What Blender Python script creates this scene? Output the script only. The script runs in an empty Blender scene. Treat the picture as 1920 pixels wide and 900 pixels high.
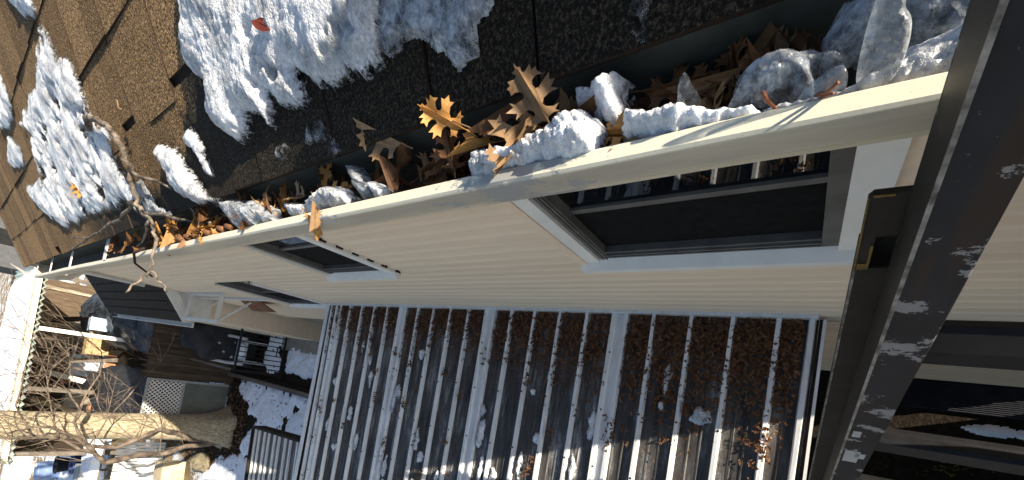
import bpy, math, random
import numpy as np
from mathutils import Vector, Matrix, Euler
from mathutils.geometry import tessellate_polygon
random.seed(7)
S = bpy.context.scene
C = S.collection
ZC = 3.905                      # height of the camera above the ground
# ------------------------------------------------------------------ camera
R = np.array([[0.16715, -0.98459, 0.05138], [-0.8031, -0.10574, 0.58638], [-0.57192, -0.13928, -0.8084]])
u_, s_, v_ = np.linalg.svd(R); R = u_ @ v_
cd = bpy.data.cameras.new('camera'); cam = bpy.data.objects.new('camera', cd); C.objects.link(cam)
cd.sensor_fit = 'HORIZONTAL'; cd.sensor_width = 36.0; cd.lens = 770.4/1920*36; cd.shift_y = 240/1920
cd.clip_start = 0.02; cd.clip_end = 600
m = Matrix.Identity(4)
for i in range(3):
    m[i][0] = R[i, 0]; m[i][1] = -R[i, 1]; m[i][2] = -R[i, 2]
m[2][3] = ZC
cam.matrix_world = m
S.camera = cam
S.render.resolution_x = 1024; S.render.resolution_y = 480
# ------------------------------------------------------------------ light
EL = math.atan(0.37)
HX, HY = -0.33, 0.944           # the way the sunlight travels over the ground
w = bpy.data.worlds.new('World'); S.world = w; w.use_nodes = True
nt = w.node_tree; bg = nt.nodes['Background']
sky = nt.nodes.new('ShaderNodeTexSky'); sky.sky_type = 'NISHITA'; sky.sun_disc = False
sky.sun_elevation = EL; sky.sun_rotation = math.atan2(-HX, -HY)
nt.links.new(sky.outputs[0], bg.inputs[0]); bg.inputs[1].default_value = 0.075
sl = bpy.data.lights.new('sun', 'SUN'); sl.energy = 4.8; sl.angle = math.radians(0.5); sl.color = (1.0, 0.90, 0.74)
so = bpy.data.objects.new('sun', sl); C.objects.link(so); so.location = (2, -6, 9)
so.rotation_euler = Vector((HX*math.cos(EL), HY*math.cos(EL), -math.sin(EL))).to_track_quat('-Z', 'Y').to_euler()
S.view_settings.view_transform = 'Standard'; S.view_settings.look = 'None'
S.view_settings.exposure = 1.3; S.view_settings.gamma = 1
S.render.engine = 'CYCLES'
S.cycles.max_bounces = 8; S.cycles.transparent_max_bounces = 12
# ------------------------------------------------------------------ materials
class Mat:
    def __init__(s, name, rough=0.7, spec=0.4):
        s.m = bpy.data.materials.new(name); s.m.use_nodes = True
        s.t = s.m.node_tree; s.b = s.t.nodes['Principled BSDF']
        s.b.inputs['Roughness'].default_value = rough; s.b.inputs['Specular IOR Level'].default_value = spec
        s.pos = None
    def n(s, ty, **kw):
        x = s.t.nodes.new(ty)
        for k, v in kw.items():
            if k in x.inputs: s.set(x, k, v)
            else: setattr(x, k, v)
        return x
    def set(s, x, k, v):
        if hasattr(v, 'is_linked') or isinstance(v, bpy.types.NodeSocket): s.t.links.new(v, x.inputs[k])
        else: x.inputs[k].default_value = v
    def P(s, scale=(1, 1, 1)):
        if s.pos is None: s.pos = s.n('ShaderNodeNewGeometry').outputs['Position']
        if scale == (1, 1, 1): return s.pos
        x = s.n('ShaderNodeVectorMath', operation='MULTIPLY'); s.t.links.new(s.pos, x.inputs[0]); x.inputs[1].default_value = scale
        return x.outputs[0]
    def noise(s, sc, det=3, rough=.6, scale=(1, 1, 1)):
        x = s.n('ShaderNodeTexNoise'); s.t.links.new(s.P(scale), x.inputs['Vector'])
        x.inputs['Scale'].default_value = sc; x.inputs['Detail'].default_value = det; x.inputs['Roughness'].default_value = rough
        return x.outputs['Fac']
    def voro(s, sc, scale=(1, 1, 1), feature='F1'):
        x = s.n('ShaderNodeTexVoronoi'); x.feature = feature; s.t.links.new(s.P(scale), x.inputs['Vector']); x.inputs['Scale'].default_value = sc
        return x
    def ramp(s, fac, stops):
        x = s.n('ShaderNodeValToRGB'); s.t.links.new(fac, x.inputs[0]); e = x.color_ramp.elements
        while len(e) < len(stops): e.new(0.5)
        for el, (p, c) in zip(e, stops):
            el.position = p; el.color = (*c, 1) if len(c) == 3 else c
        return x.outputs[0]
    def mask(s, fac, a, b):
        x = s.n('ShaderNodeMapRange'); x.interpolation_type = 'SMOOTHSTEP'; s.t.links.new(fac, x.inputs[0])
        x.inputs[1].default_value = a; x.inputs[2].default_value = b; return x.outputs[0]
    def math(s, op, a, b=None):
        x = s.n('ShaderNodeMath', operation=op)
        for i, v in enumerate((a, b)):
            if v is None: continue
            if isinstance(v, bpy.types.NodeSocket): s.t.links.new(v, x.inputs[i])
            else: x.inputs[i].default_value = v
        return x.outputs[0]
    def xyz(s):
        x = s.n('ShaderNodeSeparateXYZ'); s.t.links.new(s.P(), x.inputs[0]); return x.outputs
    def rnd(s): return s.n('ShaderNodeObjectInfo').outputs['Random']
    def mix(s, f, a, b):
        x = s.n('ShaderNodeMix'); x.data_type = 'RGBA'
        for i, v in ((0, f), (6, a), (7, b)):
            if isinstance(v, bpy.types.NodeSocket): s.t.links.new(v, x.inputs[i])
            elif i == 0: x.inputs[0].default_value = v
            else: x.inputs[i].default_value = (*v, 1)
        return x.outputs[2]
    def hsv(s, col, val=None, sat=None, hue=None):
        x = s.n('ShaderNodeHueSaturation'); s.t.links.new(col, x.inputs['Color'])
        for k, v in (('Value', val), ('Saturation', sat), ('Hue', hue)):
            if v is not None: s.set(x, k, v)
        return x.outputs[0]
    def col(s, c): s.set(s.b, 'Base Color', c if isinstance(c, bpy.types.NodeSocket) else (*c, 1)); return s
    def rough(s, r): s.set(s.b, 'Roughness', r); return s
    def bump(s, h, strength=.4, dist=.01):
        x = s.n('ShaderNodeBump'); x.inputs['Strength'].default_value = strength; x.inputs['Distance'].default_value = dist
        s.t.links.new(h, x.inputs['Height']); s.t.links.new(x.outputs[0], s.b.inputs['Normal']); return s
MT = {}
def mk(name, c1, c2, sc=20, rough=.7, spec=.3, bump=0, bdist=.004, bsc=None, scale=(1, 1, 1), lo=.35, hi=.65, metal=0, rnd=0):
    M = Mat(name, rough, spec); c = M.ramp(M.noise(sc, 4, .65, scale), [(lo, c1), (hi, c2)])
    if rnd:
        v = M.n('ShaderNodeMapRange'); M.t.links.new(M.rnd(), v.inputs[0]); v.inputs[3].default_value = 1-rnd; v.inputs[4].default_value = 1+rnd
        c = M.hsv(c, val=v.outputs[0])
    M.col(c); M.b.inputs['Metallic'].default_value = metal
    if bump: M.bump(M.noise(bsc or sc*4, 3, .6, scale), bump, bdist)
    MT[name] = M.m; return M
mk('siding', (.75, .585, .425), (.81, .645, .475), 3, .55, .35, .12, .002, 60, (1, .25, 4), rnd=.03)
mk('white_trim', (.70, .67, .62), (.78, .75, .70), 6, .5, .4, .05, .001)
mk('window_frame', (.085, .078, .070), (.14, .13, .118), 12, .45, .4, .1, .001)
mk('foundation', (.22, .20, .17), (.33, .30, .26), 9, .9, .2, .5, .004)
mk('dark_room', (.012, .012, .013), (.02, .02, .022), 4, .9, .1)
mk('glare_screen', (.006, .006, .006), (.011, .011, .011), 30, .9, .1)
mk('brown_trim', (.022, .015, .011), (.045, .030, .022), 10, .9, .15, .2)
mk('cream_board', (.66, .58, .40), (.76, .70, .54), 5, .8, .2)
mk('black_metal', (.007, .007, .008), (.014, .014, .016), 30, .6, .3)
mk('fence_wood', (.045, .032, .022), (.10, .072, .048), 5, .85, .2, .5, .004, 20, (6, 6, .6), rnd=.3)
mk('gate_panel', (.11, .12, .10), (.15, .16, .14), 6, .7, .3)
mk('timber', (.10, .085, .07), (.19, .16, .13), 6, .85, .2, .4, .004, 24, (1, .3, 1))
M = Mat('bark', .9, .15); n = M.noise(15, 5, .75, (2.6, 2.6, .9)); c = M.ramp(n, [(.34, (.14, .105, .065)), (.48, (.34, .275, .18)), (.58, (.46, .39, .27)), (.70, (.62, .55, .42))]); M.col(c); M.bump(n, .6, .02); MT['bark'] = M.m
mk('twig_bark', (.045, .036, .028), (.26, .21, .165), 26, .85, .2, .8, .006, lo=.38, hi=.66)
mk('bush_bark', (.045, .034, .028), (.24, .185, .14), 5, .85, .2)
mk('plastic_white', (.42, .43, .45), (.55, .56, .58), 5, .5, .4)
mk('grill_cover', (.012, .013, .016), (.03, .031, .036), 5, .6, .3, .6, .03, 6)
mk('blue_plastic', (.10, .16, .32), (.16, .23, .40), 5, .45, .4)
mk('pale_blue', (.36, .45, .58), (.48, .56, .68), 5, .6, .3)
mk('navy', (.03, .045, .13), (.06, .08, .19), 5, .5, .4)
mk('cardboard', (.34, .23, .12), (.46, .33, .18), 6, .85, .2)
mk('terracotta', (.36, .15, .08), (.46, .21, .11), 6, .8, .2)
mk('grey_paint', (.30, .30, .29), (.38, .38, .37), 6, .6, .3)
mk('old_boards', (.07, .055, .04), (.36, .31, .24), 3, .85, .2, .3, .004, 20, (5, 5, .5), rnd=.35)
mk('tan_board', (.42, .33, .20), (.56, .46, .30), 5, .8, .2)
mk('green_sheet', (.34, .40, .36), (.46, .52, .47), 4, .5, .4)
mk('moss', (.05, .07, .012), (.14, .16, .03), 40, .9, .1)
mk('rust_board', (.14, .06, .03), (.22, .10, .05), 9, .8, .2)
mk('rubber', (.012, .013, .018), (.03, .032, .042), 14, .7, .3)
mk('boulder', (.10, .085, .06), (.26, .22, .14), 9, .9, .2, .7, .03, 10)
mk('tarp', (.010, .012, .016), (.045, .055, .070), 3, .35, .5, .9, .06, 5)
mk('grey_house', (.060, .064, .072), (.085, .088, .095), 3, .8, .2)
mk('brick', (.20, .09, .06), (.30, .15, .10), 12, .9, .2, .4)
mk('copper_stem', (.20, .06, .025), (.36, .13, .05), 60, .6, .4)
mk('dead_plant', (.36, .18, .10), (.52, .28, .16), 12, .9, .1)

M = Mat('gutter_paint', .45, .4)                                            # old cream paint, grey bare metal where it wore off, dirt specks
o = M.xyz(); n1 = M.noise(7, 5, .7, (1, .5, 1)); n2 = M.noise(330, 3, .6)
base = M.ramp(M.noise(3, 4, .6, (1, .4, 3)), [(.35, (.72, .65, .49)), (.7, (.80, .74, .58))])
face = M.mask(o['Z'], 3.905-.552, 3.905-.530); low = M.mask(o['Z'], 3.905-.4905, 3.905-.4935)
grey = M.math('MULTIPLY', M.math('MULTIPLY', face, low), M.mask(M.noise(4, 4, .7, (1, .3, 2)), .25, .6))
c = M.mix(M.math('MULTIPLY', M.mask(o['Z'], 3.905-.489, 3.905-.4915), .42), base, (.40, .32, .22))  # all below the sunlit lip darkened: shade of the face put into the colour
c = M.mix(M.math('MULTIPLY', grey, .75), c, (.31, .28, .24))
c = M.mix(M.mask(n1, .63, .67), c, (.42, .42, .42))
c = M.mix(M.math('MULTIPLY', M.mask(n2, .62, .70), .4), c, (.30, .24, .16))
wr = M.math('ADD', M.math('ABSOLUTE', M.math('SUBTRACT', o['Y'], .43)), M.math('MULTIPLY', M.math('SUBTRACT', M.noise(24, 5, .75, (1, .6, 1)), .5), .9))
c = M.mix(M.math('MULTIPLY', M.mask(wr, .12, .05), .8), c, (.27, .28, .29))          # bare wet metal where the paint has gone
M.col(c).bump(M.noise(60, 3), .12, .002); MT['gutter_paint'] = M.m
mk('gutter_inside', (.05, .052, .042), (.10, .10, .08), 9, .7, .3, .2)

M = Mat('asphalt_shingle', .9, .12)                                         # mineral granules; darker over the lower right part and along the eave
o = M.xyz(); g = M.noise(170, 3, .85); n = M.noise(9, 4, .65)
lighter = M.ramp(g, [(.38, (.014, .008, .004)), (.47, (.085, .050, .024)), (.55, (.25, .155, .075)), (.66, (.60, .43, .24))])
vr = M.n('ShaderNodeMapRange'); M.t.links.new(M.rnd(), vr.inputs[0]); vr.inputs[3].default_value = .72; vr.inputs[4].default_value = 1.3
lighter = M.hsv(lighter, val=vr.outputs[0])
darker = M.ramp(g, [(.38, (.005, .0038, .0026)), (.52, (.018, .0135, .009)), (.66, (.095, .072, .046))])
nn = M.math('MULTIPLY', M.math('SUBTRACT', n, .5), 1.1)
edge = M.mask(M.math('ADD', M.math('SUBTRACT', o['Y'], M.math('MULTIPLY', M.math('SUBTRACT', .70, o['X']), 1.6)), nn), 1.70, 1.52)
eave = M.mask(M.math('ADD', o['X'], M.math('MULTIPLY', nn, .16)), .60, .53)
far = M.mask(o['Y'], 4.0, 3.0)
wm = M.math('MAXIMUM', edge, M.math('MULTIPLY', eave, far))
M.col(M.mix(wm, lighter, darker)); M.rough(M.math('SUBTRACT', .92, M.math('MULTIPLY', wm, .12)))
M.bump(g, 1.0, .004); MT['asphalt_shingle'] = M.m

def snowmat(name, c1, c2, rough, bsc, bstr, bd, sss=.0, dirt=0.0, porous=True):
    M = Mat(name, rough, .5)
    c = M.ramp(M.noise(bsc*.55, 4, .75), [(.30, c1), (.60, c2)])
    if porous: c = M.hsv(c, val=M.ramp(M.noise(11, 4, .6), [(.37, (.54, .54, .55)), (.57, (1, 1, 1))]))
    if dirt: c = M.mix(M.mask(M.noise(35, 4, .7), .64, .70), c, (.10, .07, .05))
    M.col(c)
    v = M.voro(bsc); M.bump(M.math('ADD', v.outputs['Distance'], M.noise(bsc*1.7, 3, .7)), bstr, bd)
    if sss:
        M.b.inputs['Subsurface Weight'].default_value = sss; M.b.inputs['Subsurface Radius'].default_value = (.02, .022, .026); M.b.inputs['Subsurface Scale'].default_value = .5
    if porous:                                      # wet grains thin out to clear water and ice towards the rim
        at = M.n('ShaderNodeAttribute'); at.attribute_name = 'thick'; tr = M.n('ShaderNodeBsdfTransparent'); tr.inputs[0].default_value = (.9, .93, .96, 1); mx = M.n('ShaderNodeMixShader')
        f = M.mask(M.math('ADD', M.math('MULTIPLY', at.outputs['Fac'], 1.5), M.math('MULTIPLY', M.math('SUBTRACT', M.noise(bsc*.4, 4, .8), .5), 1.1)), -.02, .34)
        M.t.links.new(f, mx.inputs[0]); M.t.links.new(tr.outputs[0], mx.inputs[1]); M.t.links.new(M.b.outputs[0], mx.inputs[2]); M.t.links.new(mx.outputs[0], M.t.nodes['Material Output'].inputs[0])
    MT[name] = M.m
snowmat('grain_snow', (.58, .60, .64), (.92, .93, .95), .26, 150, .75, .006, .5)
snowmat('roof_snow', (.48, .50, .54), (.88, .89, .92), .26, 210, .75, .0045, .4)
snowmat('yard_snow', (.70, .75, .84), (.86, .89, .94), .7, 60, .3, .006, 0, .6, False)
def icemat(name, clear, rough, tint):
    M = Mat(name, rough, .6); M.col(M.ramp(M.noise(70, 4, .7), [(.35, tint), (.72, (.62, .66, .70))]))
    M.bump(M.math('ADD', M.voro(130).outputs['Distance'], M.noise(60, 4, .7)), .6, .004)
    tr = M.n('ShaderNodeBsdfTransparent'); tr.inputs[0].default_value = (.93, .95, .97, 1)
    mx = M.n('ShaderNodeMixShader'); f = M.mask(M.noise(26, 5, .75), clear-.22, clear+.22)
    M.t.links.new(f, mx.inputs[0]); M.t.links.new(tr.outputs[0], mx.inputs[1]); M.t.links.new(M.b.outputs[0], mx.inputs[2])
    M.t.links.new(mx.outputs[0], M.t.nodes['Material Output'].inputs[0]); MT[name] = M.m
icemat('clear_ice', .66, .10, (.22, .25, .28)); icemat('cloudy_ice', .47, .14, (.26, .28, .31))

def leafmat(name, stops, spots):
    M = Mat(name, .55, .35); c = M.ramp(M.noise(38, 5, .7), stops)
    vr = M.n('ShaderNodeMapRange'); M.t.links.new(M.rnd(), vr.inputs[0]); vr.inputs[3].default_value = .65; vr.inputs[4].default_value = 1.25
    c = M.hsv(c, val=vr.outputs[0]); c = M.mix(M.math('MULTIPLY', M.mask(M.noise(150, 3), .62, .70), spots), c, (.05, .022, .01)); M.col(c)
    M.bump(M.noise(90, 3), .3, .003)
    tl = M.n('ShaderNodeBsdfTranslucent'); M.t.links.new(c, tl.inputs[0]); mx = M.n('ShaderNodeMixShader'); mx.inputs[0].default_value = .28
    M.t.links.new(M.b.outputs[0], mx.inputs[1]); M.t.links.new(tl.outputs[0], mx.inputs[2]); M.t.links.new(mx.outputs[0], M.t.nodes['Material Output'].inputs[0]); MT[name] = M.m
leafmat('leaf_orange', [(.3, (.42, .19, .045)), (.7, (.64, .34, .10))], .5)
leafmat('leaf_tan', [(.3, (.30, .175, .085)), (.7, (.46, .29, .15))], .6)
leafmat('leaf_brown', [(.3, (.15, .065, .028)), (.7, (.28, .14, .06))], .6)
leafmat('leaf_red', [(.3, (.13, .022, .014)), (.7, (.22, .05, .03))], .2)
leafmat('litter', [(.3, (.09, .035, .016)), (.7, (.24, .11, .045))], .4)

M = Mat('pan_metal', .5, .5)                                                # grimy galvanised pans
st = M.noise(14, 5, .7, (.18, 1, 1)); c = M.ramp(st, [(.34, (.016, .014, .012)), (.54, (.085, .078, .072)), (.72, (.36, .35, .34))])
c = M.mix(M.mask(M.noise(3, 5, .75, (.5, 1, 1)), .54, .66), c, (.055, .040, .030)); c = M.mix(M.math('MULTIPLY', M.mask(M.noise(90, 3), .56, .64), .6), c, (.03, .026, .022))
M.col(c); M.b.inputs['Metallic'].default_value = .15; MT['pan_metal'] = M.m
mk('rib_metal', (.66, .65, .63), (.86, .85, .83), 22, .42, .5, .1, .001, None, (.3, 1, 1), .3, .7, .1)
mk('rib_white', (.62, .61, .59), (.84, .83, .81), 14, .5, .4, .1, .001, None, (.3, 1, 1))

def paintmat(name, c1, c2, flakes, rust):
    M = Mat(name, .55, .25); c = M.ramp(M.noise(14, 4, .6), [(.35, c1), (.65, c2)])
    r = M.mask(M.noise(2.2, 3, .6, (1, 6, 1)), .52, .64); c = M.mix(M.math('MULTIPLY', r, rust), c, (.026, .015, .010))
    c = M.mix(M.mask(M.noise(17, 6, .72, (1, .7, 1.1)), flakes, flakes+.02), c, (.21, .20, .19)); M.col(c)
    M.bump(M.noise(70, 4), .15, .002); MT[name] = M.m
paintmat('ladder_paint', (.006, .007, .010), (.013, .015, .020), .572, .8)
paintmat('ladder_brown', (.014, .0115, .009), (.028, .023, .019), .70, .4)
mk('worn_edge', (.05, .045, .04), (.34, .31, .27), 40, .5, .4, 0, lo=.35, hi=.7)
mk('yellow_paint', (.022, .018, .012), (.30, .18, .03), 45, .6, .3, 0, lo=.35, hi=.65)

M = Mat('glass', .02, .5)
fr = M.n('ShaderNodeFresnel'); fr.inputs[0].default_value = 1.55; gl = M.n('ShaderNodeBsdfGlossy'); gl.inputs['Roughness'].default_value = .015; gl.inputs[0].default_value = (.95, .97, 1, 1)
tr = M.n('ShaderNodeBsdfTransparent'); tr.inputs[0].default_value = (.30, .32, .34, 1); mx = M.n('ShaderNodeMixShader')
M.t.links.new(M.math('MINIMUM', M.math('MULTIPLY', fr.outputs[0], 1.25), 1.0), mx.inputs[0]); M.t.links.new(tr.outputs[0], mx.inputs[1]); M.t.links.new(gl.outputs[0], mx.inputs[2])
M.t.links.new(mx.outputs[0], M.t.nodes['Material Output'].inputs[0]); MT['glass'] = M.m

M = Mat('ground', .95, .15)                                                 # soil, fallen leaves, bleached grass
g1 = M.noise(30, 5, .75); g2 = M.noise(1.1, 4, .6)
soil = M.ramp(g1, [(.3, (.008, .006, .004)), (.55, (.024, .017, .011)), (.75, (.07, .046, .026))])
grass = M.ramp(g1, [(.3, (.13, .09, .045)), (.55, (.30, .22, .12)), (.75, (.46, .37, .22))])
o = M.xyz(); f = M.math('MAXIMUM', M.mask(M.math('ADD', o['Y'], M.math('MULTIPLY', g2, 5)), 27, 31), M.mask(M.math('ADD', o['X'], M.math('MULTIPLY', g2, 1.5)), -1.9, -2.7))  # dark soil inside the house shadow, pale grass outside: shade helped by colour
c = M.mix(f, soil, grass); c = M.mix(M.math('MULTIPLY', M.mask(M.noise(.9, 6, .7), .50, .56), f), c, (.80, .83, .88)); M.col(c)
M.bump(g1, .8, .03); MT['ground'] = M.m
# ------------------------------------------------------------------ mesh helpers
def V(p): return (p[0], p[1], p[2]+ZC)
class MB:
    def __init__(s): s.v = []; s.f = []; s.mi = []
    def add(s, vs, fs, mi=0):
        k = len(s.v); s.v += [tuple(map(float, v)) for v in vs]; s.f += [tuple(i+k for i in f) for f in fs]; s.mi += [mi]*len(fs)
    def box(s, a, b, mi=0):
        (x0, y0, z0), (x1, y1, z1) = a, b
        s.add([(x0,y0,z0),(x1,y0,z0),(x1,y1,z0),(x0,y1,z0),(x0,y0,z1),(x1,y0,z1),(x1,y1,z1),(x0,y1,z1)],
              [(0,3,2,1),(4,5,6,7),(0,1,5,4),(1,2,6,5),(2,3,7,6),(3,0,4,7)], mi)
    def obox(s, O, A, B, N, a, b, n, mi=0):          # box in a frame
        O, A, B, N = map(np.array, (O, A, B, N)); vs = []
        for k in (0, 1):
            for (i, j) in ((0, 0), (1, 0), (1, 1), (0, 1)): vs.append(O+A*a[i]+B*b[j]+N*n[k])
        s.add(vs, [(0,3,2,1),(4,5,6,7),(0,1,5,4),(1,2,6,5),(2,3,7,6),(3,0,4,7)], mi)
    def bar(s, p, q, r, r2=None, up=(0, 0, 1), mi=0):  # rectangular bar p->q with half sizes r (side), r2 (up)
        p, q = Vector(p), Vector(q); d = (q-p).normalized(); u = Vector(up)
        if abs(d.dot(u)) > .95: u = Vector((1, 0, 0))
        sd = d.cross(u).normalized(); u = sd.cross(d); r2 = r2 or r; vs = []
        for e in (p, q):
            for (i, j) in ((-1,-1),(1,-1),(1,1),(-1,1)): vs.append(e+sd*r*i+u*r2*j)
        s.add(vs, [(0,3,2,1),(4,5,6,7),(0,1,5,4),(1,2,6,5),(2,3,7,6),(3,0,4,7)], mi)
    def tube(s, pts, rad, n=7, mi=0, cap=True, jit=0):
        pts = [Vector(p) for p in pts]; k = len(s.v); N = len(pts); pu = None
        for i, p in enumerate(pts):
            d = (pts[min(i+1, N-1)]-pts[max(i-1, 0)]).normalized()
            if pu is None: pu = d.orthogonal().normalized()
            pu = (pu-d*pu.dot(d)); pu = pu.normalized() if pu.length > 1e-6 else d.orthogonal().normalized(); b = d.cross(pu)
            for j in range(n):
                a = 2*math.pi*j/n; r = rad[i]*(1+random.uniform(-jit, jit)); s.v.append(tuple(p+(pu*math.cos(a)+b*math.sin(a))*r))
        for i in range(N-1):
            for j in range(n):
                s.f.append((k+i*n+j, k+i*n+(j+1) % n, k+(i+1)*n+(j+1) % n, k+(i+1)*n+j)); s.mi.append(mi)
        if cap:
            s.f.append(tuple(k+j for j in reversed(range(n)))); s.f.append(tuple(k+(N-1)*n+j for j in range(n))); s.mi += [mi, mi]
    def lathe(s, prof, c, n=16, mi=0):
        k = len(s.v)
        for (r, z) in prof:
            for j in range(n): a = 2*math.pi*j/n; s.v.append((c[0]+r*math.cos(a), c[1]+r*math.sin(a), c[2]+z))
        for i in range(len(prof)-1):
            for j in range(n): s.f.append((k+i*n+j, k+i*n+(j+1) % n, k+(i+1)*n+(j+1) % n, k+(i+1)*n+j)); s.mi.append(mi)
    def prism(s, poly, y0, y1, mi=0):                # polygon in (x,z), extruded along y
        n = len(poly); vs = [(x, y0, z) for x, z in poly]+[(x, y1, z) for x, z in poly]
        s.add(vs, [tuple(range(n)), tuple(reversed(range(n, 2*n)))]+[(i, i+n, (i+1) % n+n, (i+1) % n) for i in range(n)], mi)
    def build(s, name, mats, parent=None, smooth=False, bevel=0):
        me = bpy.data.meshes.new(name); me.from_pydata(s.v, [], s.f); mats = mats if isinstance(mats, (list, tuple)) else [mats]
        for t in mats: me.materials.append(MT[t])
        if any(s.mi): me.polygons.foreach_set('material_index', s.mi)
        if smooth: me.polygons.foreach_set('use_smooth', [True]*len(s.f))
        me.update(); o = bpy.data.objects.new(name, me); C.objects.link(o)
        if parent is not None: o.parent = parent
        if bevel:
            b = o.modifiers.new('bevel', 'BEVEL'); b.width = bevel; b.segments = 2; b.limit_method = 'ANGLE'
        return o
def tag(o, label=None, cat=None, group=None, kind=None):
    if label: o['label'] = label
    if cat: o['category'] = cat
    if group: o['group'] = group
    if kind: o['kind'] = kind
    return o
def thing(name, label, cat, group=None, loc=(0, 0, 0)):
    o = bpy.data.objects.new(name, None); C.objects.link(o); o.location = loc; o.empty_display_size = .1
    return tag(o, label, cat, group)
def hsh(ix, iy, s):
    v = np.sin(ix*127.1+iy*311.7+s*74.7)*43758.5453; return v-np.floor(v)
def vn(x, y, s=0):
    ix, iy = np.floor(x), np.floor(y); fx, fy = x-ix, y-iy; fx = fx*fx*(3-2*fx); fy = fy*fy*(3-2*fy)
    a, b, c_, d = hsh(ix, iy, s), hsh(ix+1, iy, s), hsh(ix, iy+1, s), hsh(ix+1, iy+1, s)
    return (a*(1-fx)+b*fx)*(1-fy)+(c_*(1-fx)+d*fx)*fy
def fbm(x, y, s=0, o=4):
    t = 0; a = .5; n = 0
    for i in range(o): t = t+a*vn(x*2**i+i*17.3, y*2**i-i*9.1, s+i); n += a; a *= .55
    return t/n
def sdist(px, py, poly):
    d = np.full(px.shape, 1e9); ins = np.zeros(px.shape, bool); n = len(poly)
    for i in range(n):
        x0, y0 = poly[i]; x1, y1 = poly[(i+1) % n]; dx, dy = x1-x0, y1-y0; L = dx*dx+dy*dy+1e-12
        t = np.clip(((px-x0)*dx+(py-y0)*dy)/L, 0, 1); d = np.minimum(d, np.hypot(px-x0-t*dx, py-y0-t*dy))
        ins ^= ((y0 > py) != (y1 > py)) & (px < (x1-x0)*(py-y0)/((y1-y0) if abs(y1-y0) > 1e-12 else 1e-12)+x0)
    return np.where(ins, d, -d)
def field(name, poly, frame, T, res, mat, seed=0, rag=.01, ragf=40, wid=.03, low=6, grain=.004, gf=120, holes=0, hth=.30, sag=None, parent=None):
    """a lumpy sheet of snow or ice lying on a plane: poly in plane coordinates, frame = (origin, A, B, normal)"""
    O, A, B, N = [np.array(q, float) for q in frame]; P = np.array(poly)
    lo = P.min(0)-rag*1.5; hi = P.max(0)+rag*1.5; na = int((hi[0]-lo[0])/res)+2; nb = int((hi[1]-lo[1])/res)+2
    a, b = np.meshgrid(lo[0]+res*np.arange(na), lo[1]+res*np.arange(nb), indexing='ij')
    d = sdist(a, b, poly)+rag*(fbm(a*ragf, b*ragf, seed, 4)-.5)*2.4
    if holes: d = np.minimum(d, (fbm(a*holes, b*holes, seed+31, 4)-hth)*.35)
    ins = d > 0; t = np.clip(d/wid, 0, 1)
    h = T*np.power(t, .55)*(.62+.6*fbm(a*low, b*low, seed+5, 3))
    h = h+grain*(fbm(a*gf, b*gf, seed+9, 3)-.45)*np.clip(t*3, 0, 1)*2+grain*.6*(vn(a*gf*2.3, b*gf*2.3, seed+3)-.5)*np.clip(t*3, 0, 1)
    h = np.where(ins, np.maximum(h, .0015), -.004)
    ja = (vn(a*gf*1.3, b*gf*1.3, seed+41)-.5)*res*.7; jb = (vn(a*gf*1.3, b*gf*1.3, seed+57)-.5)*res*.7
    if sag is not None: h = h+sag(a, b)
    pos = O+(a+ja)[..., None]*A+(b+jb)[..., None]*B+h[..., None]*N
    c = ins[:-1, :-1] | ins[1:, :-1] | ins[1:, 1:] | ins[:-1, 1:]
    idx = np.arange(na*nb).reshape(na, nb); q = np.stack([idx[:-1, :-1], idx[1:, :-1], idx[1:, 1:], idx[:-1, 1:]], -1)[c]
    used, inv = np.unique(q, return_inverse=True); q = inv.reshape(q.shape); vs = pos.reshape(-1, 3)[used]
    if np.dot(np.cross(A, B), N) < 0: q = q[:, ::-1]
    me = bpy.data.meshes.new(name); me.from_pydata(vs.tolist(), [], q.tolist()); me.materials.append(MT[mat])
    me.polygons.foreach_set('use_smooth', [True]*len(q)); me.update()
    at = me.attributes.new('thick', 'FLOAT', 'POINT'); at.data.foreach_set('value', np.where(ins, t, 0).reshape(-1)[used].astype(np.float32))
    o = bpy.data.objects.new(name, me); C.objects.link(o)
    if parent is not None: o.parent = parent
    return o
def rock(name, c, r, mat, seed, amp=.25, f=3, nu=28, nv=16, parent=None, flat=.25):
    mb = MB(); th = np.linspace(0, 2*np.pi, nu, endpoint=False); ph = np.linspace(0.02, np.pi-.02, nv)
    for p in ph:
        for t in th:
            d = np.array([math.sin(p)*math.cos(t), math.sin(p)*math.sin(t), math.cos(p)])
            k = 1+amp*2*(float(fbm(np.array(d[0]*f+7+d[2]*1.7*f), np.array(d[1]*f+3-d[2]*f), seed, 4))-.5)
            q = d*k; q[2] = max(q[2], -flat); mb.v.append((c[0]+q[0]*r[0], c[1]+q[1]*r[1], c[2]+q[2]*r[2]))
    for i in range(nv-1):
        for j in range(nu): mb.f.append((i*nu+j, (i+1)*nu+j, (i+1)*nu+(j+1) % nu, i*nu+(j+1) % nu)); mb.mi.append(0)
    mb.f.append(tuple(range(nu))[::-1]); mb.mi.append(0); mb.f.append(tuple((nv-1)*nu+j for j in range(nu))); mb.mi.append(0)
    return mb.build(name, mat, parent, True)
# ------------------------------------------------------------------ ground
mb = MB(); mb.add([(-250, -150, 0), (250, -150, 0), (250, 350, 0), (-250, 350, 0)], [(0, 1, 2, 3)])
tag(mb.build('ground', 'ground'), kind='structure')
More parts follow.
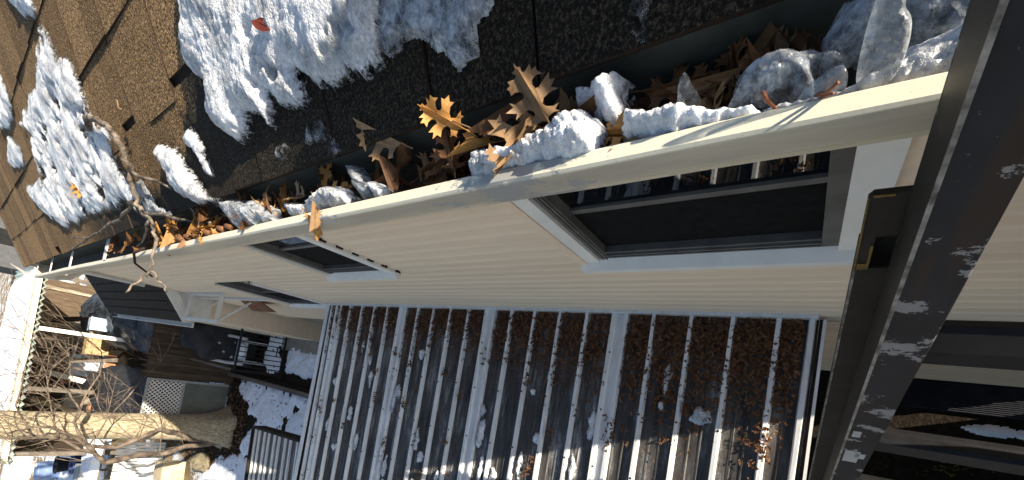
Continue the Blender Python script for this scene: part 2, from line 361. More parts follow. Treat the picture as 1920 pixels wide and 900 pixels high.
# ------------------------------------------------------------------ house
XW, YN, YF = .55, -1.3, 6.82
house = thing('house', 'beige house with clapboard siding, brown shingle roof and a leaf-filled gutter', 'house', loc=(XW+2, 3, 0))
HP = Matrix.Translation((-(XW+2), -3, 0))
def part(mb_or_o, name=None, mats=None, parent=house, **kw):
    o = mb_or_o.build(name, mats, parent, **kw) if isinstance(mb_or_o, MB) else mb_or_o
    if parent is house: o.matrix_parent_inverse = HP
    return o
# wall: sheathing with window holes, then each clapboard
W1 = (-.094, .761, -.62, -1.434); W2 = (1.905, 2.600, -.62, -1.434); W3 = (3.975, 4.835, -1.49, -2.27)
def wall_strips(y0, y1, holes):
    out = []; cur = y0
    for (a, b) in sorted(holes):
        if b < cur or a > y1: continue
        if a > cur: out.append((cur, a))
        cur = max(cur, b)
    if cur < y1: out.append((cur, y1))
    return out
wm = MB()
for z0, z1 in ((-3.905, -2.27), (-2.27, -1.49), (-1.49, -1.434), (-1.434, -.62), (-.62, -.46)):
    zm = (z0+z1)/2
    for a, b in wall_strips(YN, YF, [(w[0]+.02, w[1]-.02) for w in (W1, W2, W3) if w[3] < zm < w[2]]):
        wm.box((XW+.012, a, z0+ZC), (XW+.14, b, z1+ZC))
wm.box((XW+.14, YF-.12, 0), (4.6, YF, 3.3)); wm.box((XW+.14, YN, 0), (4.6, YN+.12, 3.3))
wall = part(wm, 'wall', 'foundation')
EXPO = .0755
z = -3.88; k = 0
while z < -.60:
    for a, b in wall_strips(YN, YF, [(w[0], w[1]) for w in (W1, W2, W3) if w[3]-.001 < z+EXPO*.5 < w[2]]):
        if z < -3.2 and a < 4.0 < b: segs = [(a, 4.0)]
        elif z < -3.2 and a >= 4.0: segs = []
        else: segs = [(a, b)]
        for (a_, b_) in segs:
            sm = MB(); j = random.uniform(-.0006, .0006); zz = z+ZC
            pr = [(XW-.010+j, 0), (XW-.0095+j, EXPO*.62), (XW-.001, EXPO*.93), (XW+.003, EXPO+.012), (XW+.010, EXPO+.012), (XW+.010, 0)]
            sm.prism([(px_, zz+pz_) for px_, pz_ in pr], a_+.001, b_-.001)
            sm.build('siding_board', 'siding', wall)
    z += EXPO; k += 1
cb = MB(); cb.box((XW-.014, YF-.07, .7), (XW+.02, YF+.012, 3.36)); cb.box((XW+.02, YF, .7), (XW+.09, YF+.012, 3.36)); part(cb, 'corner_board', 'siding')
fl = MB(); fl.box((XW-.022, .0, -2.205+ZC), (XW-.007, 3.97, -2.165+ZC)); part(fl, 'flashing', 'rib_metal')
# windows
def window(w, caps, frame, rail_z, glass_z, name_label):
    y0, y1, zt, zb = w; x = XW; e = bpy.data.objects.new('window', None); C.objects.link(e); e.location = (x, y0, zb+ZC); e.parent = house; e.matrix_parent_inverse = HP
    Ei = Matrix.Translation((-x, -y0, -(zb+ZC)))
    def sp(mb, n, mt, **kw):
        o = mb.build(n, mt, e, **kw); o.matrix_parent_inverse = Ei; return o
    e['label'] = name_label
    cr, cl = caps                                       # casing widths: near (right) side, far (left) side
    a = MB(); a.box((x-.026, y0, zb+.057+ZC), (x+.02, y0+cr, zt+ZC)); sp(a, 'casing', 'white_trim')
    a = MB(); a.box((x-.026, y1-cl-.027, zb+.057+ZC), (x+.02, y1-.027, zt+ZC)); sp(a, 'casing', 'white_trim')
    a = MB(); a.box((x-.030, y1-.026, zb+.03+ZC), (x+.02, y1, zt+ZC)); sp(a, 'corner_strip', 'siding')
    a = MB(); a.prism([(x-.048, zb+ZC), (x-.048, zb+.030+ZC), (x-.012, zb+.056+ZC), (x+.03, zb+.056+ZC), (x+.03, zb+ZC)], y0-.004, y1+.004); sp(a, 'sill', 'white_trim')
    g0, g1 = y0+cr, y1-cl-.027; fr = frame
    a = MB(); zb2 = zb+.057
    a.box((x-.012, g0, zb2+ZC), (x+.05, g0+fr, zt+ZC)); a.box((x-.012, g1-fr, zb2+ZC), (x+.05, g1, zt+ZC)); a.box((x-.010, g0+fr, zb2+ZC), (x+.05, g1-fr, zb2+fr*1.35+ZC))
    for k in (.35, .7):
        a.box((x-.017, g1-fr*k-.004, zb2+ZC), (x-.011, g1-fr*k+.004, zt+ZC)); a.box((x-.018, g0+fr, zb2+fr*k*1.35-.004+ZC), (x-.009, g1-fr, zb2+fr*k*1.35+.003+ZC))
    sp(a, 'frame', 'window_frame')
    q0, q1, qb = g0+fr, g1-fr, zb2+fr*1.35
    a = MB(); a.box((x+.012, q0, rail_z-.016+ZC), (x+.036, q1, rail_z+.008+ZC)); sp(a, 'meeting_rail', 'window_frame')
    a = MB(); a.box((x+.040, q0, qb+ZC), (x+.058, q0+.025, rail_z-.016+ZC)); a.box((x+.040, q1-.025, qb+ZC), (x+.058, q1, rail_z-.016+ZC)); a.box((x+.040, q0+.025, qb+ZC), (x+.058, q1-.025, qb+.03+ZC)); sp(a, 'sash', 'window_frame')
    a = MB(); a.box((x+.022, q0, rail_z+.008+ZC), (x+.026, q1, zt+ZC)); sp(a, 'pane', 'glass')
    a = MB(); a.box((x+.047, q0+.025, qb+.03+ZC), (x+.051, q1-.025, rail_z-.016+ZC)); sp(a, 'pane', 'glass')
    a = MB(); a.box((x+.014, q0, qb+ZC), (x+.016, q1, rail_z-.016+ZC)); sp(a, 'added_screen', 'glare_screen')  # dark sheet added over the lower pane to dull its reflections
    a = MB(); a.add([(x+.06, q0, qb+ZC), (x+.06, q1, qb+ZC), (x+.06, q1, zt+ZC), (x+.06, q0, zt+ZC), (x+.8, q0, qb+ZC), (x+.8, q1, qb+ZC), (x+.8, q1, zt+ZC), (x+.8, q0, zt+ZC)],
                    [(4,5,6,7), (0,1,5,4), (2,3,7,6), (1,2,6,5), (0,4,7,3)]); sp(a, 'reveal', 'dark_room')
window(W1, (.071, .054), .038, -1.050, -1.25, 'wide window with white casing nearest the ladder')
window(W2, (.062, .022), .050, -1.043, -1.25, 'narrower window in the middle of the wall')
window(W3, (.05, .03), .05, -1.86, -2.2, 'low far window above the end of the ribbed roof')
for i in range(6):
    ch = MB(); zz = -1.42+i*.088; ch.box((XW-.018, W2[0]-.009, zz+ZC), (XW-.006, W2[0]-.001, zz+.035+ZC)); part(ch, 'window_clip', 'brown_trim')
# roof
a2, b2, PIT = .46, .465, math.radians(27.1); e_ = .639*b2; cp, sp_ = math.cos(PIT), math.sin(PIT)
RA, RB, RN = np.array((0, 1., 0)), np.array((cp, 0, sp_)), np.array((-sp_, 0, cp)); RO = np.array((a2, 0, -b2+ZC))
RF = (RO, RA, RB, RN); YR0, YR1 = -1.55, 7.52
mb = MB(); mb.obox(RO, RA, RB, RN, (YR0+.01, YR1-.01), (.008, 4.3), (-.035, -.006)); roof = part(mb, 'roof', 'brown_trim')
mb = MB(); B2 = np.array((-cp, 0, sp_)); N2 = np.array((sp_, 0, cp)); top = RO+RB*4.3
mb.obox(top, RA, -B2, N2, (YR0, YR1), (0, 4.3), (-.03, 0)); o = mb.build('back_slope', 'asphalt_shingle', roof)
rs = random.Random(3)
for n in range(7):
    y = YR0-rs.uniform(0, .2)
    while y < YR1:
        wdt = rs.choice((.17, .21, .26, .30, .36))*rs.uniform(.9, 1.1); ya, yb = max(y, YR0), min(y+wdt, YR1)
        if yb-ya > .02:
            t = rs.choice((.006, .009, .013)); u0 = n*e_+rs.uniform(-.004, .004)+(.055 if rs.random() < .14 and wdt < .25 else 0); g = .0032; sag = rs.uniform(-.002, .002)
            mb = MB(); vs = []
            for (uu, th, bo) in ((u0, t, -.004), (n*e_+.09, t*.8, -.006), ((n+1)*e_+.03, .0035, -.008)):
                for (yy, nn) in ((ya+g, bo), (ya+g, th), (yb-g, th+sag), (yb-g, bo)): vs.append(RO+RA*yy+RB*uu+RN*nn)
            fs = []
            for s0 in (0, 4): fs += [(s0+1, s0+2, s0+6, s0+5), (s0, s0+1, s0+5, s0+4), (s0+2, s0+3, s0+7, s0+6)]
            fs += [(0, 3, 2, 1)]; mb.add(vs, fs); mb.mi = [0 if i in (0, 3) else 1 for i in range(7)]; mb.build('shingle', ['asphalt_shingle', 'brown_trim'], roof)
        y += wdt
for n in range(7, 15):
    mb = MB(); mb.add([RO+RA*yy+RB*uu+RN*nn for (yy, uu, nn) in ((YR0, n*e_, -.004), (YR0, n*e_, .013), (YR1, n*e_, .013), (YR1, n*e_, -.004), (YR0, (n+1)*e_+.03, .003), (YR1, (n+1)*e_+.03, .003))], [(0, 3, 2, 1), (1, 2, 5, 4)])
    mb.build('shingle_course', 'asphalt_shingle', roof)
mb = MB(); mb.box((.487, YR0+.02, -.60+ZC), (.505, YR1-.05, -.478+ZC)); part(mb, 'fascia', 'gate_panel')
mb = MB(); mb.box((.505, YR0+.05, -.598+ZC), (XW+.01, YR1-.05, -.585+ZC)); part(mb, 'soffit', 'siding')
mb = MB(); mb.obox(RO, RA, RB, RN, (YR1-.05, YR1-.02), (.03, 4.25), (-.19, -.036)); mb.obox(RO, RA, RB, RN, (YR0+.02, YR0+.05), (.03, 4.25), (-.19, -.036)); part(mb, 'rake_board', 'gate_panel')
mb = MB(); ze = -.6+ZC; mb.add([(XW+.1, YF-.02, ze), (4.3, YF-.02, ze), (4.3, YF-.02, ze+1.85), (XW+.1, YN+.02, ze), (4.3, YN+.02, ze), (4.3, YN+.02, ze+1.85)], [(0, 1, 2), (3, 5, 4)]); part(mb, 'gable', 'siding')
# out-of-view gabled block added above the near end to shade roof and gutter
mb = MB(); mb.prism([(.86, -.28+ZC), (.86, .02+ZC), (1.27, .47+ZC), (1.70, .14+ZC), (1.2, -.10+ZC)], -1.54, -1.32); part(mb, 'shade_block', 'siding')
mb = MB(); mb.prism([(.82, -.005+ZC), (.82, .015+ZC), (1.27, .515+ZC), (1.76, .145+ZC), (1.76, .12+ZC), (1.27, .49+ZC)], -1.56, -1.30); part(mb, 'shade_block_roof', 'asphalt_shingle')
# gutter
GY0, GY1 = -1.3, 6.78
outer = [(.486, -.478), (.486, -.578), (.482, -.584), (.350, -.584), (.346, -.580), (.343, -.566), (.334, -.553), (.328, -.540), (.3265, -.520), (.325, -.497), (.3255, -.490), (.329, -.487), (.347, -.4865), (.350, -.489), (.350, -.497), (.347, -.497)]
inner = [(.347, -.490), (.330, -.490), (.329, -.520), (.331, -.540), (.337, -.552), (.346, -.565), (.351, -.580), (.482, -.580), (.483, -.478)]
prof = outer+inner; mb = MB(); n = len(prof); NS = 40; rg = random.Random(5)
for i in range(NS+1):
    y = GY0+(GY1-GY0)*i/NS; dz = .004*math.sin(y*1.7)+rg.uniform(-.0007, .0007); dx = rg.uniform(-.001, .001)
    for j, (x, zz) in enumerate(prof): mb.v.append((x+(dx if x < .4 else 0), y, zz+ZC+dz))
for i in range(NS):
    for j in range(n):
        k = (j+1) % n; mb.f.append((i*n+j, i*n+k, (i+1)*n+k, (i+1)*n+j)); mb.mi.append(1 if j >= len(outer)-1 else 0)
gutter = part(mb, 'gutter', ['gutter_paint', 'gutter_inside'])
mb = MB(); mb.prism([(x, zz+ZC) for x, zz in outer[:13]], GY1, GY1+.004); mb.build('end_cap', 'gutter_paint', gutter)
for y in (3.36, 4.53, 5.55, 6.55):
    mb = MB(); mb.box((.345, y-.03, -.4865+ZC), (.484, y+.03, -.4825+ZC)); mb.box((.484, y-.03, -.50+ZC), (.4862, y+.03, -.4825+ZC)); mb.build('strap', 'white_trim', gutter)
mb = MB(); mb.add([V(p) for p in ((.33, 6.80, -.50), (.345, 6.80, -.42), (.455, 7.45, -.35), (.44, 7.45, -.385), (.335, 6.806, -.50), (.35, 6.806, -.42), (.46, 7.456, -.35), (.445, 7.456, -.385))],
                  [(0,1,2,3),(7,6,5,4),(0,3,7,4),(1,5,6,2),(0,4,5,1),(3,2,6,7)]); mb.build('diverter', 'white_trim', gutter)
mb = MB(); mb.box((.34, 6.70, -.66+ZC), (.40, 6.76, -.583+ZC)); mb.tube([V((.37, 6.73, -.62)), V((.40, 6.86, -.74)), V((.52, 6.90, -.86)), V((.53, 6.90, -1.4))], [.032]*4, 8); mb.build('downspout', 'white_trim', gutter, True)
# lower extension at the far end
mb = MB(); mb.box((.26, 6.93, 0), (2.2, 11.0, -1.93+ZC)); part(mb, 'extension_wall', 'siding')
mb = MB(); mb.prism([(.26, -1.93+ZC), (.26, -1.80+ZC), (1.4, -1.0+ZC), (2.2, -1.0+ZC), (2.2, -1.93+ZC)], 6.94, 10.98); part(mb, 'extension_gable', 'siding')
mb = MB(); O = np.array((.17, 0, -1.86+ZC)); P2 = math.radians(35); EB, EN = np.array((math.cos(P2), 0, math.sin(P2))), np.array((-math.sin(P2), 0, math.cos(P2)))
for i in range(12): mb.obox(O, RA, EB, EN, (6.86, 11.15), (i*.14, i*.14+.16), (.012+.0005*i, .022))
extension_roof = part(mb, 'extension_roof', 'brown_trim')
mb = MB(); mb.obox(O, RA, EB, EN, (6.84, 6.858), (-.02, 1.7), (-.10, .024)); mb.build('rake_trim', 'white_trim', extension_roof)
mb = MB(); mb.box((.10, 6.84, -1.97+ZC), (.168, 11.1, -1.955+ZC)); mb.box((.10, 6.84, -1.955+ZC), (.108, 11.1, -1.885+ZC)); mb.box((.160, 6.84, -1.955+ZC), (.168, 11.1, -1.885+ZC)); mb.build('extension_gutter', 'white_trim', extension_roof)
mb = MB(); mb.prism([(.165, -1.955+ZC), (.165, -1.875+ZC), (.548, -1.61+ZC), (.548, -2.14+ZC), (.30, -2.14+ZC)], 6.862, 6.925); part(mb, 'gable_board', 'white_trim')
# white bracket frame, rust-brown panel on the wall
br = MB()
for y in (5.55, 6.55): br.bar(V((XW, y, -1.80)), V((.20, y, -1.80)), .018); br.bar(V((XW, y, -2.15)), V((.22, y, -1.82)), .012)
br.bar(V((.20, 5.5, -1.80)), V((.20, 6.62, -1.80)), .02); br.bar(V((XW-.02, 5.5, -1.80)), V((XW-.02, 6.62, -1.80)), .02); br.bar(V((XW-.02, 4.9, -2.02)), V((XW-.02, 6.8, -1.98)), .018, .03)
part(br, 'bracket_frame', 'white_trim')
mb = MB(); mb.add([V(p) for p in ((XW-.008, 5.25, -2.02), (XW-.008, 5.75, -2.02), (.44, 5.85, -2.26), (.44, 5.25, -2.26), (XW-.008, 5.25, -2.05), (XW-.008, 5.75, -2.05), (.44, 5.85, -2.29), (.44, 5.25, -2.29))], [(0,1,2,3),(7,6,5,4),(0,3,7,4),(1,5,6,2),(0,4,5,1),(3,2,6,7)])
part(mb, 'wall_panel', 'rust_board')['label'] = 'rust-brown tilted board on the siding'
# ------------------------------------------------------------------ ribbed porch roof
PZ = -2.215+ZC
porch = thing('ribbed_porch_roof', 'ribbed metal lean-to roof below the wall, littered with leaves and snow', 'porch roof', loc=(-.6, 2, 0)); PP = Matrix.Translation((.6, -2, 0))
def ppart(mb, n, mt, **kw):
    o = mb.build(n, mt, porch, **kw); o.matrix_parent_inverse = PP; return o
X0, X1, SL = .527, -2.3, .012
def panel(ya, yb, ribs, wide):
    prof = [(ya, 0, 0)]
    def rib(c, wt, wb, hgt, mi):
        prof.extend([(c-wb, 0, 0), (c-wt, hgt, 1), (c+wt, hgt, mi), (c+wb, 0, 1)])
    for c, kind in ribs:
        if kind == 'n': rib(c, .0085, .0145, .026, 1)
        elif kind == 'm': rib(c, .003, .007, .004, 0)
        else:
            prof.extend([(c-.056, 0, 0), (c-.050, .026, 1), (c-.032, .026, 1), (c-.027, .010, 2), (c+.014, .010, 2), (c+.020, .028, 2), (c+.042, .028, 1), (c+.050, 0, 1)])
    prof.append((yb, 0, 0)); mb = MB(); xs = np.linspace(X0, X1, 15); rp = random.Random(int(ya*100)); n = len(prof)
    for x in xs:
        for (y, hh, _) in prof: mb.v.append((x, y+rp.uniform(-.0012, .0012), PZ+hh+(x-X0)*SL+rp.uniform(-.0012, .0012)))
    for i in range(len(xs)-1):
        for j in range(n-1):
            mi = prof[j+1][2]; mi = (1 if prof[j][1] > 0 or prof[j+1][1] > .02 else 0) if mi != 2 else 2
            if prof[j][1] < .005 and prof[j+1][1] < .005: mi = 0
            mb.f.append((i*n+j, i*n+j+1, (i+1)*n+j+1, (i+1)*n+j)); mb.mi.append(mi)
    return ppart(mb, 'roof_panel', ['pan_metal', 'rib_metal', 'rib_white'])
Wd = [-.06, .91, 1.865, 2.81, 3.775]
offs = (.20, .385, .572, .757)
for i in range(4):
    a, b = Wd[i], Wd[i+1]; ribs = []
    L = b-a
    for k, q in enumerate((0,)+offs):
        nq = (offs+(.95,))[k]
        if q: ribs.append((a+q*L/.95, 'n'))
        for t in (.38, .66): ribs.append((a+(q+(nq-q)*t)*L/.95, 'm'))
    if i == 0: ribs = [(0.02, 'n')]+[r for r in ribs if r[0] > .06]
    ribs.append((b-.001, 'w')); ribs.sort()
    panel(a+.055 if i else -.005, b+.055, ribs, True)
panel(Wd[4]+.055, 3.965, [(3.90, 'n')], False)
mb = MB(); mb.box((X1, 3.966, PZ-.16), (X0, 4.005, PZ+.006)); ppart(mb, 'edge_board', 'brown_trim')
mb = MB(); mb.box((X1, 3.960, PZ+.0065), (X0, 4.012, PZ+.016)); ppart(mb, 'edge_trim', 'rib_metal')
mb = MB(); mb.box((X1, -.03, PZ-.10), (X0, -.006, PZ+.012)); ppart(mb, 'edge_board', 'brown_trim')
mb = MB(); mb.box((X1, -.030, PZ+.0125), (X0, -.018, PZ+.020)); ppart(mb, 'edge_trim', 'rib_metal')
for y in (.05, 1.95, 3.9):
    mb = MB(); mb.box((-2.2, y-.045, 0), (-2.11, y+.045, PZ-.09)); ppart(mb, 'post', 'timber')
mb = MB(); mb.box((-2.22, 0, PZ-.089), (-2.09, 3.96, PZ-.036)); ppart(mb, 'beam', 'timber')
sc = MB()
for i in range(4):
    L = Wd[i+1]-Wd[i]
    for q in offs+(.97,):
        for x in (.30, -.02, -.36, -.72, -1.1, -1.5, -1.9):
            y = Wd[i]+q*L/.95+random.uniform(-.004, .004); zz = PZ+.0245+(x-X0)*SL; sc.lathe([(.006, 0), (.006, .003), (.0035, .006), (.0001, .0065)], (x+random.uniform(-.02, .02), y, zz), 6)
ppart(sc, 'screw', 'brown_trim')
def lumps(label, cat): return label
# fallen leaf litter caught on the ribs
def litter(name, n, fn, size, mats, seed):
    rr = random.Random(seed); mb = MB()
    for i in range(n):
        x, y, z = fn(rr); s = size*rr.uniform(.5, 1.4); q = Euler((rr.uniform(-.8, .8), rr.uniform(-.8, .8), rr.uniform(0, 6.28))).to_matrix()
        sh = [(-1, 0, 0), (-.35, .38, .15), (.1, .2, .1), (.45, .5, .3), (.6, .12, .1), (1, 0, .35), (.5, -.15, .1), (.4, -.5, .3), (.0, -.2, .05), (-.4, -.36, .15)]
        mb.add([Vector((x, y, z))+q @ (Vector(p)*s) for p in sh], [(0, 1, 2, 8, 9), (2, 3, 4, 6, 7, 8), (4, 5, 6)], rr.randrange(len(mats)))
    return mb.build(name, mats)
dens = [(.05, .85, .25, 900), (.95, 1.80, .21, 640), (1.90, 2.75, .18, 520), (2.85, 3.9, .17, 520)]
def onwall(rr):
    a, b, wdt, _ = rr.choices(dens, [d[3] for d in dens])[0]; y = rr.uniform(a, b); k = rr.random()
    x = X0-.01-(abs(rr.gauss(0, 1))*wdt*(.55+.7*float(vn(np.array(y*7.), np.array(2.), 3))))
    return x, y, PZ+.004+rr.random()*.020
o = litter('leaf_litter', 8500, onwall, .0150, ['litter', 'leaf_brown', 'litter'], 5)
tag(o, 'brown leaf litter banked on the ribbed roof against the siding', 'leaf litter', kind='stuff')
spots = [(random.uniform(-1.9, .3), random.choice(Wd[1:]+[w_+o_ for w_ in Wd[:4] for o_ in offs])+random.uniform(-.06, .05), random.uniform(.012, .05)) for _ in range(130)]
def scat(rr):
    x, y, r = rr.choice(spots); return x+rr.gauss(0, r*1.2), min(max(y+rr.gauss(0, r*.6), .02), 3.93), PZ+.006+rr.random()*.02
o = litter('scattered_leaf_bits', 1900, scat, .015, ['litter', 'leaf_brown'], 8)
tag(o, 'small clusters of brown leaf bits lying in the channels of the ribbed roof', 'leaf litter', kind='stuff')
rr = random.Random(21)
for i, (x, y, sx, sy) in enumerate([(-.33, 1.78, .13, .035), (-.62, 1.62, .10, .03), (.02, .42, .06, .055), (-.28, 1.33, .05, .04), (-.75, 1.05, .09, .035), (-.4, 1.06, .10, .025), (-.18, 2.70, .07, .035), (.16, 2.62, .05, .03), (-.62, 2.32, .05, .03), (-.8, 2.72, .10, .03), (.05, 3.15, .06, .03), (-.45, 3.3, .07, .03), (-.55, .8, .08, .03), (-.12, .98, .11, .03), (-.9, 1.95, .08, .04), (-.2, 3.62, .07, .04), (.12, 1.30, .05, .03), (-.8, .33, .06, .03)]+[(rr.uniform(-1.0, .25), rr.choice(Wd[:4])+rr.choice(offs)+rr.uniform(.03, .14), rr.uniform(.03, .12), rr.uniform(.014, .03)) for _ in range(24)]):
    o = field('snow_lump', [(x+sx*math.cos(k*.628)*rr.uniform(.6, 1.15), y+sy*math.sin(k*.628)*rr.uniform(.7, 1.1)) for k in range(10)], ((0, 0, PZ+.002+(x-X0)*SL), (1, 0, 0), (0, 1, 0), (0, 0, 1)), .026, .005, 'grain_snow', 50+i, .012, 30, .02, 14, .008, 60)
    tag(o, 'small lump of old snow lying in a channel of the ribbed roof', 'snow', 'snow lumps on the ribbed roof')
# second, lower ribbed roof
low = thing('lower_ribbed_roof', 'smaller dark-edged ribbed roof beyond the corner of the porch roof', 'porch roof', loc=(-1.6, 5, 0)); LP = Matrix.Translation((1.6, -5, 0))
LO = np.array((-.90, 4.03, -2.30+ZC)); LA = np.array((-.16, 1.75, -.22)); LA /= np.linalg.norm(LA); LB = np.array((-1., -.05, -.03)); LB /= np.linalg.norm(LB); LN = np.cross(LA, LB); LN = LN if LN[2] > 0 else -LN
for i in range(5):
    mb = MB(); a = .02+i*.345; mb.obox(LO, LA, LB, LN, (a, a+.335), (0, 2.0), (-.006, 0)); mb.obox(LO, LA, LB, LN, (a+.05, a+.075), (0, 2.0), (.001, .022), 1); mb.obox(LO, LA, LB, LN, (a+.2, a+.222), (0, 2.0), (.001, .022), 1)
    o = mb.build('roof_panel', ['pan_metal', 'rib_metal'], low); o.matrix_parent_inverse = LP
mb = MB(); mb.obox(LO, LA, LB, LN, (0, 1.78), (-.03, -.002), (-.14, .02)); mb.obox(LO, LA, LB, LN, (1.752, 1.785), (0, 2.0), (-.14, .02)); o = mb.build('edge_board', 'brown_trim', low); o.matrix_parent_inverse = LP
for y in (4.3, 5.6):
    mb = MB(); mb.box((-2.6, y, 0), (-2.52, y+.08, 1.42)); o = mb.build('post', 'timber', low); o.matrix_parent_inverse = LP
# ------------------------------------------------------------------ snow and ice on the shingles
RS = (RO+RN*.013, RA, RB, RN)
S1 = [(1.373,.56),(1.40,.428),(1.443,.382),(1.496,.345),(1.463,.291),(1.396,.268),(1.465,.203),(1.419,.152),(1.317,.101),(1.251,.117),(1.242,.152),(1.178,.137),(1.14,.102),(1.11,.129),(1.102,.164),(1.078,.133),(1.013,.112),(.968,.106),(.966,.137),(.968,.174),(.933,.155),(.9,.11),(.878,.124),(.86,.109),(.803,.116),(.793,.126),(.751,.099),(.734,.112),(.694,.117),(.68,.145),(.66,.185),(.60,.30),(.58,.56)]
tag(field('snow_patch', S1, RS, .050, .0046, 'roof_snow', 11, .009, 30, .05, 7, .0035, 90, 11, .20), 'large patch of melting granular snow with a red leaf on it', 'snow')
I1 = [(.72,.30),(.703,.211),(.717,.151),(.701,.14),(.675,.123),(.652,.121),(.643,.131),(.619,.134),(.596,.12),(.571,.113),(.569,.101),(.546,.09),(.521,.058),(.479,.067),(.478,.105),(.444,.111),(.42,.16),(.40,.30)]
tag(field('ice_sheet', I1, RS, .014, .0042, 'cloudy_ice', 23, .006, 40, .02, 9, .004, 70), 'thin grey sheet of ice right of the big snow patch', 'ice')
S2 = [(2.872,.839),(2.766,.797),(2.773,.722),(2.611,.657),(2.609,.599),(2.621,.554),(2.611,.483),(2.608,.432),(2.459,.35),(2.497,.276),(2.448,.196),(2.374,.132),(2.227,.041),(2.205,.018),(2.483,.06),(2.693,.108),(3.198,.124),(4.211,.139),(4.669,.275),(4.927,.456),(4.886,.506),(4.264,.465),(4.136,.57),(3.942,.652),(4.114,.746),(3.654,.752),(3.328,.745),(3.165,.814)]
tag(field('snow_patch', S2, RS, .032, .0095, 'roof_snow', 37, .05, 8, .10, 8, .005, 45, 8.5, .33), 'long patchy streak of snow on the brown shingles left of the dead branch', 'snow')
S3 = [(1.984,.193),(1.928,.217),(1.801,.176),(1.771,.13),(1.705,.07),(1.647,.005),(1.58,-.01),(1.62,-.012),(1.76,-.005),(1.811,.018),(1.934,.061),(1.923,.122)]
tag(field('snow_patch', S3, RS, .038, .006, 'roof_snow', 41, .010, 30, .04, 8, .008, 60), 'tongue of icy snow sliding into the gutter beside the branch', 'snow')
tag(field('snow_patch', [(1.667,.211),(1.625,.205),(1.603,.167),(1.577,.137),(1.597,.125),(1.57,.083),(1.566,.048),(1.608,.066),(1.657,.136),(1.709,.182)], RS, .022, .005, 'roof_snow', 43, .010, 40, .03, 9, .006, 70), 'narrow snow remnant between the big patch and the gutter tongue', 'snow')
tag(field('snow_patch', [(3.181,1.3),(3.181,1.049),(3.174,1.016),(3.071,.972),(3.0,.929),(2.813,.902),(2.815,.924),(2.75,1.3)], RS, .025, .012, 'roof_snow', 47, .03, 10, .05, 5, .008, 40, 6), 'snow patch at the top left corner of the roof', 'snow')
tag(field('snow_patch', [(4.122,1.004),(4.073,.936),(4.191,.851),(4.529,.82),(4.935,.889),(4.9,1.2),(4.3,1.2)], RS, .025, .015, 'roof_snow', 53, .03, 9, .05, 5, .008, 30, 5), 'snow patch on the far left edge of the picture', 'snow')
tag(field('snow_patch', [(4.75,.80),(4.5,.70),(4.6,.60),(5.0,.62),(5.3,.72)], RS, .02, .015, 'roof_snow', 54, .03, 9, .05, 5, .008, 30, 5), 'small snow patch between the two leftmost streaks', 'snow')
tag(field('ice_patch', [(.988,.076),(.944,.071),(.893,.016),(.882,.004),(.924,.004),(.971,.039),(1.022,.043)], RS, .010, .004, 'clear_ice', 61, .012, 40, .02, 9, .004, 80), 'glassy ice film with white ridges on the lowest dark shingles', 'ice')
tag(field('ice_patch', [(1.139,.063),(1.1,.058),(1.077,.027),(1.146,.027),(1.198,.039)], RS, .012, .004, 'clear_ice', 63, .010, 40, .02, 9, .004, 80), 'small icy scab on the shingles above the gutter', 'ice')
tag(field('ice_patch', [(2.399,.152),(2.286,.145),(2.211,.034),(2.1,.004),(2.16,.004),(2.356,.04)], RS, .010, .006, 'cloudy_ice', 67, .014, 30, .03, 9, .004, 60), 'thin ice strip beside the dead branch', 'ice')
tag(field('ice_patch', [(.225,.05),(.232,.03),(.215,.005),(.205,.04),(.20,.09),(.215,.09)], RS, .006, .003, 'clear_ice', 68, .004, 60, .01, 9, .003, 90), 'sliver of clear ice on the dark shingles near the top edge', 'ice')
# ------------------------------------------------------------------ snow and ice in the gutter
def GF(z): return ((0, 0, z+ZC), (0, 1, 0), (1, 0, 0), (0, 0, 1))
C1 = [(.52,.352),(.519,.375),(.506,.396),(.471,.398),(.419,.389),(.381,.399),(.352,.4),(.338,.423),(.307,.418),(.275,.399),(.263,.377),(.268,.355),(.268,.337),(.314,.338),(.385,.345),(.441,.340),(.499,.338)]
tag(field('snow_clump', C1, GF(-.515), .058, .0026, 'grain_snow', 71, .006, 60, .022, 16, .007, 140), 'bright sunlit clump of granular snow resting on the gutter lip', 'snow')
C2 = [(.333,.449),(.325,.463),(.29,.455),(.251,.455),(.244,.447),(.245,.414),(.249,.396),(.264,.393),(.3,.415),(.324,.43)]
tag(field('snow_clump', C2, GF(-.52), .065, .0028, 'grain_snow', 73, .006, 60, .022, 16, .006, 140), 'snow clump against the roof edge behind the bright one', 'snow')
C3 = [(.248,.373),(.247,.392),(.234,.403),(.216,.403),(.197,.388),(.175,.396),(.149,.385),(.118,.373),(.09,.367),(.074,.359),(.067,.347),(.098,.345),(.142,.345),(.193,.347),(.233,.351)]
tag(field('snow_clump', C3, GF(-.515), .050, .0026, 'grain_snow', 79, .005, 60, .02, 18, .006, 150), 'long low snow clump between the bright clump and the copper stem', 'snow')
C4 = [(.085,.372),(.061,.370),(.023,.365),(-.019,.380),(-.04,.40),(-.10,.41),(-.12,.348),(-.073,.347),(-.042,.347),(-.004,.347),(.039,.347),(.07,.347)]
tag(field('snow_clump', C4, GF(-.52), .042, .003, 'grain_snow', 83, .004, 60, .02, 18, .005, 120), 'shaded icy snow filling the gutter next to the ladder', 'snow')
C5 = [(1.204,.384),(1.186,.401),(1.094,.384),(1.022,.401),(1.001,.411),(.917,.404),(.886,.373),(.888,.350),(.979,.350),(1.107,.348),(1.169,.357)]
tag(field('snow_clump', C5, GF(-.515), .05, .004, 'grain_snow', 89, .008, 40, .025, 14, .008, 100), 'snow clump on the lip just left of the leaf that hangs over it', 'snow')
